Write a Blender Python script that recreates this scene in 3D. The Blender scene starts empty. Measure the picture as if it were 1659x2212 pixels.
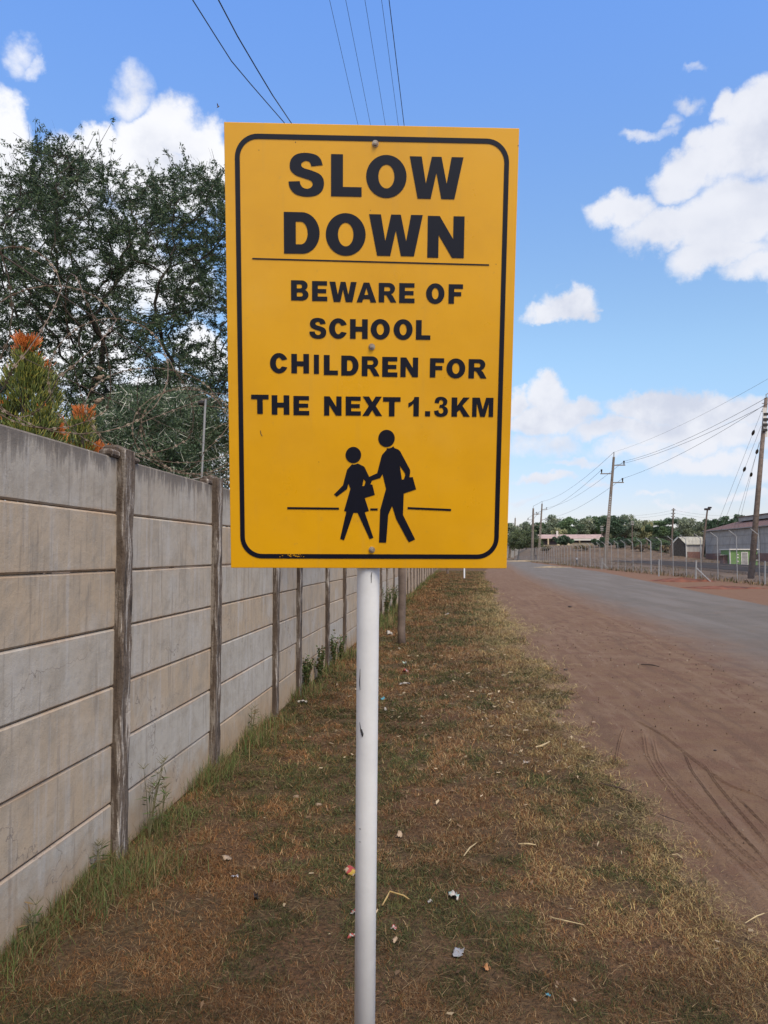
import bpy, math, random
import numpy as np
from mathutils import Vector, Matrix
R = math.radians
random.seed(7); RNG = np.random.default_rng(11)
SC = bpy.context.scene
COL = SC.collection

# ------------------------------------------------------------------ camera
FPX, CXP, CYP = 1660.0, 829.5, 1106.0        # focal length in the units of a 1659 x 2212 view
HC = 1.6
YAW, PIT = math.atan(154.5/1660), math.atan(92/1660)
Fv = Vector((-math.sin(YAW)*math.cos(PIT), math.cos(YAW)*math.cos(PIT), math.sin(PIT)))
Rv = Vector((math.cos(YAW), math.sin(YAW), 0))
Uv = Rv.cross(Fv)
CAM = Vector((0, 0, HC))
cd = bpy.data.cameras.new('camera'); cam = bpy.data.objects.new('camera', cd); COL.objects.link(cam)
cd.sensor_fit = 'VERTICAL'; cd.sensor_height = 24; cd.lens = 24*FPX/2212
cd.clip_start = 0.05; cd.clip_end = 6000
m3 = Matrix((Rv, Uv, -Fv)).transposed()
cam.matrix_world = Matrix.Translation(CAM) @ m3.to_4x4()
SC.camera = cam
def ray(x, y): return Fv + Rv*((x-CXP)/FPX) + Uv*((CYP-y)/FPX)
def W(x, y, d): return CAM + ray(x, y)*d                    # point at distance d along the view axis
def onx(x, y, px): r = ray(x, y); return CAM + r*(px/r.x)
def onz(x, y, pz=0.0): r = ray(x, y); return CAM + r*((pz-HC)/r.z)

# ------------------------------------------------------------------ world and sun
SUN_AZ, SUN_EL = R(148), R(50)
w = bpy.data.worlds.new('World'); SC.world = w; w.use_nodes = True
wt = w.node_tree; wt.nodes.clear()
class NT:
    """small helper for wiring nodes"""
    def __init__(s, t): s.t = t
    def n(s, typ, **kw):
        nd = s.t.nodes.new(typ)
        for k, v in kw.items(): setattr(nd, k, v)
        return nd
    def put(s, sock, v):
        if v is None: return
        if hasattr(v, 'is_output') or isinstance(v, bpy.types.NodeSocket): s.t.links.new(v, sock)
        else: sock.default_value = v
    def m(s, op, a, b=None, c=None, clamp=False):
        nd = s.n('ShaderNodeMath', operation=op, use_clamp=clamp)
        for i, v in enumerate((a, b, c)): s.put(nd.inputs[i], v)
        return nd.outputs[0]
    def v(s, op, a, b=None):
        nd = s.n('ShaderNodeVectorMath', operation=op)
        s.put(nd.inputs[0], a)
        if op == 'SCALE': s.put(nd.inputs['Scale'], b)
        else: s.put(nd.inputs[1], b)
        return nd.outputs['Value'] if op in ('DOT_PRODUCT', 'LENGTH') else nd.outputs[0]
    def noise(s, vec, scale, detail=4, rough=.55, out=0, dist=0):
        nd = s.n('ShaderNodeTexNoise'); s.put(nd.inputs['Vector'], vec)
        nd.inputs['Scale'].default_value = scale; nd.inputs['Detail'].default_value = detail
        nd.inputs['Roughness'].default_value = rough; nd.inputs['Distortion'].default_value = dist
        return nd.outputs[out]
    def ss(s, v, a, b, lo=0.0, hi=1.0):
        nd = s.n('ShaderNodeMapRange', interpolation_type='SMOOTHSTEP')
        s.put(nd.inputs[0], v)
        for i, q in enumerate((a, b, lo, hi)): s.put(nd.inputs[i+1], q)
        return nd.outputs[0]
    def mix(s, f, a, b, bt='MIX'):
        nd = s.n('ShaderNodeMix', data_type='RGBA', blend_type=bt)
        s.put(nd.inputs[0], f)
        for i, q in ((6, a), (7, b)):
            if isinstance(q, (tuple, list)) and len(q) == 3: q = (*q, 1)
            s.put(nd.inputs[i], q)
        return nd.outputs[2]
    def xyz(s, v):
        nd = s.n('ShaderNodeSeparateXYZ'); s.put(nd.inputs[0], v); return nd.outputs
    def cmb(s, x=0., y=0., z=0.):
        nd = s.n('ShaderNodeCombineXYZ')
        for i, q in enumerate((x, y, z)): s.put(nd.inputs[i], q)
        return nd.outputs[0]

def build_world():
    T = NT(wt)
    sky = T.n('ShaderNodeTexSky', sky_type='NISHITA', sun_disc=False)
    sky.sun_elevation = SUN_EL; sky.sun_rotation = SUN_AZ; sky.altitude = 1400
    sky.air_density = 1.0; sky.dust_density = 1.2; sky.ozone_density = 1.6
    dirn = T.n('ShaderNodeTexCoord').outputs['Generated']
    x, y, z = T.xyz(dirn)
    az = T.m('ARCTAN2', x, y); el = T.m('ARCSINE', z)
    base = T.cmb(az, el, 0.)
    n1 = T.noise(dirn, 6, 3, .5, out=1); n2 = T.noise(dirn, 26, 5, .6, out=1)
    off = T.v('ADD', T.v('SCALE', T.v('SUBTRACT', n1, (.5, .5, .5)), .09), T.v('SCALE', T.v('SUBTRACT', n2, (.5, .5, .5)), .05))
    p = T.v('MULTIPLY', T.v('ADD', base, off), (1, 1, 0))
    BL = [  # centre and radii on the 1659 x 2212 view, weight
        (385,278,108,72,1),(300,300,90,52,1),(195,292,52,40,1),(240,350,170,70,1),(440,300,80,60,1),(5,285,62,82,1),(-60,330,120,110,1),
        (262,172,52,38,.34),(262,215,56,44,.42),(18,120,44,40,.34),(60,152,24,16,.3),
        (60,430,190,110,1),(330,400,190,95,1),(470,370,80,90,1),(180,560,210,120,1),(20,640,110,110,1),(360,620,120,70,.8),(130,760,190,110,1),(455,760,80,60,.9),(300,880,200,90,.9),(450,1000,110,60,.7),(60,980,150,90,.9),
        (1640,230,100,70,1),(1560,215,40,40,.7),(1600,330,130,90,.9),(1480,370,90,60,1),(1510,300,50,40,.7),(1338,455,100,50,1),(1430,500,130,60,1),(1600,480,170,90,1),(1560,570,140,50,.9),(1660,600,80,40,.7),(1480,205,30,22,.32),(1400,268,52,13,.3),(1440,240,26,16,.28),(1500,130,20,10,.2),(1780,400,160,200,1),
        (1212,650,62,40,1),(1172,668,40,24,.8),(1255,668,30,18,.6),
        (1115,862,44,36,1),(1190,850,62,42,1),(1255,880,58,34,.95),(1180,905,120,44,1),(1395,880,90,44,1),(1490,890,110,44,1),(1585,890,66,38,.8),(1330,935,130,34,.75),(1480,945,190,40,.75),(1640,950,80,26,.5),
        (1160,965,90,34,.5),(1360,985,110,24,.6),(1500,1005,160,32,.7),(1640,1020,80,34,.55),(1165,1052,62,15,.7),(1290,1060,40,8,.3),(1600,1078,80,12,.5),(1400,1080,50,8,.3),(1130,1100,60,10,.35),(1480,1105,80,9,.35),(1250,1010,80,12,.4),
        (700,400,150,110,.7),(760,900,260,120,.9)]
    best = None
    for (cx, cy, rx, ry, wt_) in BL:
        r = ray(cx, cy).normalized(); a0 = math.atan2(r.x, r.y); e0 = math.asin(r.z)
        # local scale: radians per unit at that place
        k = (math.cos(math.atan((cx-CXP)/FPX))**2 + math.cos(math.atan((CYP-cy)/FPX))**2)/2
        d = T.v('MULTIPLY', T.v('SUBTRACT', p, (a0, e0, 0)), (FPX/rx/k*.98, FPX/ry/k*.98, 0))
        q = T.m('MULTIPLY_ADD', T.v('DOT_PRODUCT', d, d), -wt_, wt_)
        best = q if best is None else T.m('MAXIMUM', best, q)
    fb = T.noise(dirn, 17, 7, .62); fs = T.noise(dirn, 55, 5, .65)
    # broken cloud over the unseen sky, made dense to soften and whiten the light
    gn = T.noise(T.v('MULTIPLY', dirn, (1, 1, 2.2)), 2.3, 6, .55)
    away = T.ss(y, .62, .1)
    gen = T.m('MULTIPLY_ADD', T.m('SUBTRACT', gn, .42), 5.0, T.m('MULTIPLY_ADD', away, 2.6, -2.6))
    best = T.m('MAXIMUM', best, gen)
    dens = T.m('ADD', best, T.m('MULTIPLY', T.m('SUBTRACT', fb, .5), 1.15))
    dens = T.m('ADD', dens, T.m('MULTIPLY', T.m('SUBTRACT', fs, .5), .36))
    mask = T.ss(dens, -.2, .62)
    # cloud body: white with grey lavender folds
    n3 = T.noise(dirn, 11, 5, .6); n4 = T.noise(T.v('MULTIPLY', dirn, (1, 1, 2.4)), 5, 3, .5)
    fold = T.m('MULTIPLY', T.ss(n3, .38, .66), T.ss(n4, .3, .62))
    leftb = T.ss(az, .15, -.28)
    body = T.mix(fold, (4.4, 4.48, 4.8), (3.25, 3.45, 4.05))
    body = T.mix(T.m('MULTIPLY', leftb, T.m('SUBTRACT', 1.0, T.m('MULTIPLY', fold, .7))), body, (5.1, 5.1, 5.2))
    lowd = T.ss(el, .16, .02)
    body = T.mix(T.m('MULTIPLY', lowd, .4), body, (3.9, 4.05, 4.5))
    skyc = T.mix(1.0, sky.outputs[0], (1.0, 1.0, 1.0), 'MULTIPLY')
    hs = T.n('ShaderNodeHueSaturation'); hs.inputs['Saturation'].default_value = SKY_SAT; hs.inputs['Value'].default_value = SKY_VAL
    T.put(hs.inputs['Color'], skyc)
    tint = T.mix(T.ss(el, .20, .78), T.mix(T.ss(el, .0, .27), (.70, .585, .63), (1.04, 1.08, 1.0)), (*SKY_TINT, 1))
    sk = T.mix(1.0, hs.outputs[0], tint, 'MULTIPLY')
    bgc = T.mix(T.m('MULTIPLY', mask, .96), sk, body)
    bg = T.n('ShaderNodeBackground'); T.put(bg.inputs[0], bgc); bg.inputs[1].default_value = 0.1
    T.t.links.new(bg.outputs[0], T.n('ShaderNodeOutputWorld').inputs[0])
SKY_SAT, SKY_VAL, SKY_TINT = 1.0, 1.0, (1.10, 1.46, 1.92)
build_world()

ld = bpy.data.lights.new('sun', 'SUN'); ld.energy = 2.0; ld.angle = R(32); ld.color = (1, .86, .66)
sun = bpy.data.objects.new('sun', ld); COL.objects.link(sun)
sd = Vector((math.sin(SUN_AZ)*math.cos(SUN_EL), math.cos(SUN_AZ)*math.cos(SUN_EL), math.sin(SUN_EL)))
sun.rotation_euler = sd.to_track_quat('Z', 'Y').to_euler()
SC.view_settings.view_transform = 'Standard'; SC.view_settings.look = 'None'
SC.view_settings.exposure = 1.0; SC.view_settings.gamma = 1
SC.render.engine = 'CYCLES'

# ------------------------------------------------------------------ object helpers
def tag(o, label=None, cat=None, group=None, kind=None):
    for k, v in (('label', label), ('category', cat), ('group', group), ('kind', kind)):
        if v: o[k] = v
    return o
def link(name, me, mt=None, parent=None):
    o = bpy.data.objects.new(name, me); COL.objects.link(o)
    if mt is not None and me is not None and len(me.materials) == 0:
        me.materials.append(mt)
    if parent: o.parent = parent
    return o
def thing(name, loc=(0, 0, 0), label=None, cat=None, group=None):
    o = bpy.data.objects.new(name, None); COL.objects.link(o); o.location = loc; o.empty_display_size = .2
    return tag(o, label, cat, group)
class MB:
    def __init__(s): s.v = []; s.f = []
    def add(s, vs, fs):
        b = len(s.v); s.v += [tuple(q) for q in vs]; s.f += [tuple(i+b for i in f) for f in fs]; return s
    def box(s, c, d, M=None):
        x, y, z = (q/2 for q in d)
        vs = [Vector((sx*x, sy*y, sz*z)) for sx in (-1, 1) for sy in (-1, 1) for sz in (-1, 1)]
        if M is not None: vs = [M @ q for q in vs]
        return s.add([q+Vector(c) for q in vs], [(0,1,3,2),(4,6,7,5),(0,4,5,1),(2,3,7,6),(0,2,6,4),(1,5,7,3)])
    def bev(s, c, d, b, M=None):      # box with chamfered edges
        x, y, z = (q/2 for q in d); vs = []; 
        import itertools
        idx = {}
        for sx, sy, sz in itertools.product((-1, 1), repeat=3):
            for ax in range(3):
                q = [sx*(x-b), sy*(y-b), sz*(z-b)]; q[ax] = (sx, sy, sz)[ax]*(x, y, z)[ax]
                idx[(sx, sy, sz, ax)] = len(vs); vs.append(Vector(q))
        fs = []
        for ax in range(3):
            o1, o2 = [a for a in range(3) if a != ax]
            for sg in (-1, 1):
                cyc = [(-1,-1),(1,-1),(1,1),(-1,1)]
                f = []
                for a, b_ in cyc:
                    k = [0,0,0]; k[ax] = sg; k[o1] = a; k[o2] = b_; f.append(idx[(*k, ax)])
                fs.append(tuple(f))
        for ax in range(3):           # edge chamfers, along ax
            o1, o2 = [a for a in range(3) if a != ax]
            for a in (-1, 1):
                for b_ in (-1, 1):
                    k0 = [0,0,0]; k1 = [0,0,0]; k0[ax] = -1; k1[ax] = 1
                    for k in (k0, k1): k[o1] = a; k[o2] = b_
                    fs.append((idx[(*k0, o1)], idx[(*k1, o1)], idx[(*k1, o2)], idx[(*k0, o2)]))
        for sx, sy, sz in itertools.product((-1, 1), repeat=3):
            fs.append(tuple(idx[(sx, sy, sz, a)] for a in range(3)))
        if M is not None: vs = [M @ q for q in vs]
        return s.add([q+Vector(c) for q in vs], fs)
    def tube(s, pts, r, n=8, cap=True):
        pts = [Vector(p) for p in pts]; rs = r if isinstance(r, (list, tuple)) else [r]*len(pts)
        b = len(s.v); ref = None
        for i, p in enumerate(pts):
            t = (pts[min(i+1, len(pts)-1)]-pts[max(i-1, 0)]).normalized()
            if ref is None: ref = t.orthogonal().normalized()
            ref = (ref - t*ref.dot(t)).normalized(); bi = t.cross(ref)
            for k in range(n):
                a = 2*math.pi*k/n; s.v.append(tuple(p + (ref*math.cos(a)+bi*math.sin(a))*rs[i]))
        for i in range(len(pts)-1):
            for k in range(n):
                k2 = (k+1) % n; s.f.append((b+i*n+k, b+i*n+k2, b+(i+1)*n+k2, b+(i+1)*n+k))
        if cap:
            s.f.append(tuple(b+k for k in reversed(range(n)))); e = b+(len(pts)-1)*n; s.f.append(tuple(e+k for k in range(n)))
        return s
    def mesh(s, name, smooth=False):
        me = bpy.data.meshes.new(name); me.from_pydata(s.v, [], s.f); me.validate(); me.update()
        import bmesh
        bm = bmesh.new(); bm.from_mesh(me); bmesh.ops.recalc_face_normals(bm, faces=bm.faces); bm.to_mesh(me); bm.free()
        if smooth: me.shade_smooth()
        return me
    def build(s, name, mt, parent=None, smooth=False):
        return link(name, s.mesh(name, smooth), mt, parent)
def npmesh(name, verts, nper, mt, parent=None, col=None, rnd=None, smooth=False):
    """verts (N,nper,3): N separate polygons of nper corners"""
    N = len(verts); me = bpy.data.meshes.new(name)
    me.vertices.add(N*nper); me.vertices.foreach_set('co', np.ascontiguousarray(verts, dtype=np.float32).reshape(-1))
    me.loops.add(N*nper); me.loops.foreach_set('vertex_index', np.arange(N*nper, dtype=np.int32))
    me.polygons.add(N); me.polygons.foreach_set('loop_start', np.arange(0, N*nper, nper, dtype=np.int32))
    me.polygons.foreach_set('loop_total', np.full(N, nper, dtype=np.int32))
    if col is not None:
        a = me.color_attributes.new('tint', 'FLOAT_COLOR', 'POINT')
        c = np.ones((N, nper, 4), dtype=np.float32); c[:, :, :3] = np.asarray(col)[:, None, :]
        a.data.foreach_set('color', c.reshape(-1))
    me.update(calc_edges=True); me.validate()
    return link(name, me, mt, parent)
def joinarr(*arrs): return np.concatenate(arrs, 0)

# value noise on numpy arrays
_P = RNG.random((256, 256))
def vnoise(x, y):
    xi = np.floor(x).astype(int); yi = np.floor(y).astype(int); fx = x-xi; fy = y-yi
    fx = fx*fx*(3-2*fx); fy = fy*fy*(3-2*fy)
    g = lambda a, b: _P[a & 255, b & 255]
    return (g(xi, yi)*(1-fx)+g(xi+1, yi)*fx)*(1-fy) + (g(xi, yi+1)*(1-fx)+g(xi+1, yi+1)*fx)*fy
def fbm(x, y, o=4):
    s = 0; a = .5; t = 0
    for i in range(o): s = s + a*vnoise(x*2**i+i*17.3, y*2**i+i*5.1); t += a; a *= .5
    return s/t

# ------------------------------------------------------------------ materials
def newmat(name):
    m = bpy.data.materials.new(name); m.use_nodes = True; t = m.node_tree; t.nodes.clear()
    T = NT(t); b = T.n('ShaderNodeBsdfPrincipled'); o = T.n('ShaderNodeOutputMaterial')
    t.links.new(b.outputs[0], o.inputs[0]); return m, T, b, o
def bump(T, b, h, dist=.01, st=1.0):
    n = T.n('ShaderNodeBump'); n.inputs['Strength'].default_value = st; n.inputs['Distance'].default_value = dist
    T.put(n.inputs['Height'], h); T.put(b.inputs['Normal'], n.outputs[0])
def pos(T): return T.n('ShaderNodeNewGeometry').outputs['Position']
def obco(T): return T.n('ShaderNodeTexCoord').outputs['Object']
def plain(name, c, rough=.7, var=.15, sc=8, bmp=0, metal=0, c2=None, spec=.5, bscale=None):
    m, T, b, o = newmat(name); P = obco(T)
    n = T.ss(T.noise(P, sc, 5, .6), .3, .7)
    c2 = c2 or tuple(q*(1-var*1.6) for q in c)
    T.put(b.inputs['Base Color'], T.mix(n, c, c2)); b.inputs['Roughness'].default_value = rough
    b.inputs['Metallic'].default_value = metal; b.inputs['Specular IOR Level'].default_value = spec
    if bmp: bump(T, b, T.noise(P, bscale or sc*4, 5, .65), bmp)
    return m
def tinted(name, rough=.75, trans=0, spec=.3):
    m, T, b, o = newmat(name)
    a = T.n('ShaderNodeVertexColor', layer_name='tint') if hasattr(bpy.types, 'ShaderNodeVertexColor') else None
    c = a.outputs[0]
    T.put(b.inputs['Base Color'], c); b.inputs['Roughness'].default_value = rough; b.inputs['Specular IOR Level'].default_value = spec
    if trans:
        tr = T.n('ShaderNodeBsdfTranslucent'); T.put(tr.inputs[0], c)
        mx = T.n('ShaderNodeMixShader'); mx.inputs[0].default_value = trans
        T.t.links.new(b.outputs[0], mx.inputs[1]); T.t.links.new(tr.outputs[0], mx.inputs[2]); T.t.links.new(mx.outputs[0], o.inputs[0])
    return m

def dirt_color(T, P):
    a = T.noise(P, .35, 5, .6); b_ = T.noise(P, 3.0, 6, .6); c = T.noise(P, 34, 4, .7)
    col = T.mix(T.ss(a, .35, .65), (.165, .100, .060), (.185, .119, .076))
    col = T.mix(T.ss(b_, .42, .62), col, (.148, .085, .055))
    col = T.mix(T.m('MULTIPLY', T.ss(c, .5, .7), .55), col, (.085, .046, .033))
    lt = T.noise(T.v('ADD', T.v('MULTIPLY', P, (7, .22, 1)), T.v('SCALE', T.noise(P, .25, 3, .5, out=1), 5.0)), 1.0, 4, .6)
    col = T.mix(T.m('MULTIPLY', T.ss(lt, .52, .64), .55), col, (.115, .070, .047)); col = T.mix(T.m('MULTIPLY', T.ss(lt, .46, .36), .4), col, (.215, .145, .10))
    st = T.ss(T.noise(P, 90, 2, .5), .70, .74)
    return T.mix(T.m('MULTIPLY', st, .4), col, (.27, .2, .155))
def soil_color(T, P):
    a = T.noise(P, 1.1, 4, .6); c = T.noise(P, 45, 4, .7)
    col = T.mix(T.ss(a, .35, .65), (.15, .082, .045), (.12, .084, .045))
    return T.mix(T.ss(c, .4, .65), col, (.07, .044, .026))
def m_ground():
    m, T, b, o = newmat('dirt'); P = pos(T); x, y, z = T.xyz(P)
    d = dirt_color(T, P)
    f = T.noise(P, .12, 5, .6); g = T.noise(T.v('MULTIPLY', P, (1, .5, 1)), .9, 6, .65)
    dry = T.mix(T.ss(f, .35, .65), (.135, .092, .062), (.175, .122, .080))
    dry = T.mix(T.ss(g, .45, .62), dry, (.085, .062, .045))
    far = T.ss(T.m('ADD', x, T.m('MULTIPLY', T.noise(P, .3, 3, .5), 4.0)), 17.5, 20.5)
    edge = T.ss(x, -2.4, -2.0, 1.0, 0.0)
    red = T.ss(T.m('ADD', x, T.m('MULTIPLY', T.noise(P, .15, 3, .5), 2.0)), 9.0, 12.0)
    d = T.mix(T.m('MULTIPLY', red, .6), d, (.18, .097, .06))
    T.put(b.inputs['Base Color'], T.mix(T.m('MAXIMUM', far, edge), d, dry))
    b.inputs['Roughness'].default_value = .95; b.inputs['Specular IOR Level'].default_value = .15
    bump(T, b, T.m('ADD', T.m('MULTIPLY', T.noise(P, 5, 5, .6), .4), T.m('MULTIPLY', T.noise(P, 45, 5, .7), .6)), .03)
    return m
def m_verge():
    m, T, b, o = newmat('verge_soil'); P = pos(T)
    T.put(b.inputs['Base Color'], soil_color(T, P)); b.inputs['Roughness'].default_value = .95; b.inputs['Specular IOR Level'].default_value = .1
    bump(T, b, T.m('ADD', T.noise(P, 9, 5, .7), T.m('MULTIPLY', T.noise(P, 70, 4, .7), .5)), .04)
    return m
def m_road():
    m, T, b, o = newmat('asphalt'); P = pos(T)
    uv = T.n('ShaderNodeAttribute', attribute_name='across').outputs['Fac']      # metres from the near edge
    a = T.noise(P, 1.2, 5, .6); c = T.noise(P, 110, 3, .7); st = T.noise(T.v('MULTIPLY', P, (1.2, .12, 1)), 1.0, 4, .6)
    asp = T.mix(T.ss(a, .3, .7), (.113, .097, .083), (.137, .116, .097))
    asp = T.mix(T.ss(st, .4, .7), asp, (.155, .134, .118))
    asp = T.mix(T.ss(c, .56, .72), asp, (.23, .215, .20))
    d = dirt_color(T, P)
    n = T.m('MULTIPLY', T.m('SUBTRACT', T.noise(P, .8, 6, .65), .5), 1.9)
    f1 = T.m('MULTIPLY', T.ss(T.m('ADD', uv, n), .3, 2.7), T.ss(T.noise(T.v('MULTIPLY', P, (1, .35, 1)), 1.6, 6, .7), .28, .46, .72, 1.0))
    T.put(b.inputs['Base Color'], T.mix(f1, d, asp)); b.inputs['Roughness'].default_value = .9; b.inputs['Specular IOR Level'].default_value = .2
    bump(T, b, T.m('ADD', T.m('MULTIPLY', T.noise(P, 5, 5, .6), .4), T.m('MULTIPLY', T.noise(P, 45, 5, .7), .6)), .03)
    return m
def m_slab():
    m, T, b, o = newmat('cast_concrete'); P = pos(T); x, y, z = T.xyz(P)
    rnd = T.n('ShaderNodeObjectInfo').outputs['Random']
    a = T.noise(P, 1.4, 5, .6)
    col = T.mix(T.ss(T.m('ADD', T.m('MULTIPLY', rnd, .62), T.m('MULTIPLY', a, .62)), .38, .82), (.40, .37, .325), (.41, .325, .235))
    mott = T.noise(P, 5.5, 6, .65)
    col = T.mix(T.m('MULTIPLY', T.ss(mott, .42, .68), .6), col, (.285, .25, .205))
    m2_ = T.noise(P, 2.2, 5, .6); col = T.mix(T.m('MULTIPLY', T.ss(m2_, .5, .68), .55), col, (.45, .425, .39))
    sv = T.v('MULTIPLY', P, (1, 1, .07))
    s1 = T.noise(sv, 16, 4, .6); col = T.mix(T.m('MULTIPLY', T.ss(s1, .52, .68), .32), col, (.47, .46, .45))
    s2 = T.noise(sv, 24, 5, .65); col = T.mix(T.m('MULTIPLY', T.ss(s2, .53, .68), .5), col, (.21, .18, .15))
    # algae running down from the coping, earth splashed at the foot
    topn = T.noise(T.v('MULTIPLY', P, (1, 1, .16)), 19, 5, .7)
    top = T.m('MULTIPLY', T.ss(z, 1.84, 2.14), T.ss(T.m('ADD', topn, T.m('MULTIPLY', T.ss(z, 1.95, 2.13), .22)), .52, .72))
    col = T.mix(T.m('MULTIPLY', top, .82), col, (.105, .09, .08))
    coping = T.ss(z, 2.105, 2.128); col = T.mix(T.m('MULTIPLY', coping, .55), col, (.17, .13, .10))
    ft = T.ss(T.m('ADD', z, T.m('MULTIPLY', T.m('SUBTRACT', T.noise(P, 6, 5, .65), .5), .55)), .36, .02)
    col = T.mix(T.m('MULTIPLY', ft, .7), col, (.33, .225, .13))
    oz = T.m('ABSOLUTE', T.xyz(obco(T))[2])
    eg = T.m('MULTIPLY', T.ss(T.m('ADD', oz, T.m('MULTIPLY', T.noise(P, 3, 4, .6), .07)), .166, .190), T.ss(z, 2.0, 1.9))
    col = T.mix(T.m('MULTIPLY', eg, .5), col, (.34, .22, .13))
    pits = T.ss(T.noise(P, 120, 2, .5), .70, .76); col = T.mix(T.m('MULTIPLY', pits, .6), col, (.12, .10, .09))
    vc = T.n('ShaderNodeTexVoronoi', feature='DISTANCE_TO_EDGE'); T.put(vc.inputs['Vector'], T.v('ADD', P, T.v('SCALE', T.noise(P, 4, 4, .6, out=1), .5))); vc.inputs['Scale'].default_value = .9
    crack = T.m('MULTIPLY', T.ss(vc.outputs[0], .005, .0), T.ss(T.noise(P, .8, 2, .5), .5, .55))
    col = T.mix(T.m('MULTIPLY', crack, .6), col, (.13, .11, .10))
    T.put(b.inputs['Base Color'], col); b.inputs['Roughness'].default_value = .88; b.inputs['Specular IOR Level'].default_value = .25
    bump(T, b, T.m('ADD', T.noise(P, 12, 5, .6), T.m('MULTIPLY', T.noise(P, 160, 3, .7), .25)), .006)
    return m
def m_post():
    m, T, b, o = newmat('weathered_post_concrete'); P = pos(T)
    sv = T.v('MULTIPLY', P, (1, 1, .10)); a = T.noise(sv, 22, 6, .7); c = T.noise(P, 9, 6, .7)
    col = T.mix(T.ss(c, .3, .7), (.085, .058, .04), (.16, .125, .098))
    col = T.mix(T.ss(a, .53, .60), col, (.42, .375, .33)); col = T.mix(T.ss(a, .45, .39), col, (.04, .03, .024))
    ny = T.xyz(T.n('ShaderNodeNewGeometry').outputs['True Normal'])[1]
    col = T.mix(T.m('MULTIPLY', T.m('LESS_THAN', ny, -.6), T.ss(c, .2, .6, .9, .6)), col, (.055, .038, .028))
    T.put(b.inputs['Base Color'], col); b.inputs['Roughness'].default_value = .95
    bump(T, b, T.m('ADD', a, T.m('MULTIPLY', T.noise(P, 60, 5, .7), .5)), .02)
    return m
def m_chain(op):
    m, T, b, o = newmat('galvanised_mesh'); P = pos(T); x, y, z = T.xyz(P)
    k = 42.0
    a = T.m('ABSOLUTE', T.m('SINE', T.m('MULTIPLY', T.m('ADD', y, z), k))); c = T.m('ABSOLUTE', T.m('SINE', T.m('MULTIPLY', T.m('SUBTRACT', y, z), k)))
    wire = T.m('MAXIMUM', T.ss(a, op, op*.6), T.ss(c, op, op*.6))
    b.inputs['Base Color'].default_value = (.22, .225, .24, 1); b.inputs['Roughness'].default_value = .6; b.inputs['Metallic'].default_value = .2
    tr = T.n('ShaderNodeBsdfTransparent'); mx = T.n('ShaderNodeMixShader'); T.put(mx.inputs[0], wire)
    T.t.links.new(tr.outputs[0], mx.inputs[1]); T.t.links.new(b.outputs[0], mx.inputs[2]); T.t.links.new(mx.outputs[0], o.inputs[0])
    return m
def m_corr(name, c, c2, k=14.0, axis=1):
    m, T, b, o = newmat(name); P = pos(T); q = T.xyz(P)
    n = T.noise(P, .5, 5, .65); s = T.noise(T.v('MULTIPLY', P, (1, 1, .12)), 1.1, 5, .65)
    col = T.mix(T.ss(n, .35, .65), c, c2); col = T.mix(T.m('MULTIPLY', T.ss(s, .5, .68), .5), col, tuple(v*.6 for v in c))
    T.put(b.inputs['Base Color'], col); b.inputs['Roughness'].default_value = .7
    bump(T, b, T.m('SINE', T.m('MULTIPLY', q[axis], k)), .05)
    return m

M = {}
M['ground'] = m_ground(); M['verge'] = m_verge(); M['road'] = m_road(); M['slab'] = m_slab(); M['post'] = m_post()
M['grass'] = tinted('grass_blade', .8, .25, .2); M['leaf'] = tinted('leaf', .6, .3, .35); M['stick'] = tinted('succulent_stem', .45, .1, .4)
M['bark'] = plain('bark', (.06, .048, .036), .9, .4, 6, .01)
M['thorn'] = plain('thorn', (.55, .56, .48), .6, .2, 5)
M['white'] = plain('white_pole_paint', (.71, .73, .75), .42, .07, 6, .0012, bscale=14)
M['scuff'] = plain('scuffed_steel', (.03, .03, .035), .6)
M['rust'] = plain('rusty_razor_wire', (.10, .06, .04), .75, .4, 30, c2=(.17, .125, .09))
M['barb'] = plain('barb_steel', (.22, .17, .12), .6, .3, 20)
M['cable'] = plain('black_cable', (.012, .013, .02), .5)
M['galv'] = plain('galvanised_steel', (.31, .315, .32), .5, .12, 3, metal=.2)
M['galvd'] = plain('dull_steel', (.27, .265, .26), .6, .2, 3)
M['timber'] = plain('weathered_timber', (.155, .118, .098), .9, .4, 5, .01, c2=(.085, .064, .054))
M['conc'] = plain('pole_concrete', (.215, .18, .155), .9, .25, 1.5, .01)
M['glass'] = plain('insulator_glaze', (.03, .025, .02), .2)
M['cream'] = plain('cream_insulator', (.6, .58, .55), .4)
M['rail'] = plain('rail_steel', (.10, .07, .055), .6, .3, 2)
M['brick'] = plain('red_brick', (.20, .10, .08), .9, .25, .8, c2=(.13, .075, .065))
M['trunk'] = plain('tree_trunk', (.16, .13, .105), .9, .3, 1)
M['roof_red'] = m_corr('rusty_sheet_roof', (.155, .075, .052), (.115, .065, .05), 10, 1)
M['sheet'] = m_corr('grey_sheet_wall', (.36, .345, .335), (.29, .275, .27), 9, 1)
M['sheetl'] = m_corr('pale_sheet_roof', (.40, .40, .36), (.32, .31, .28), 7, 0)

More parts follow.
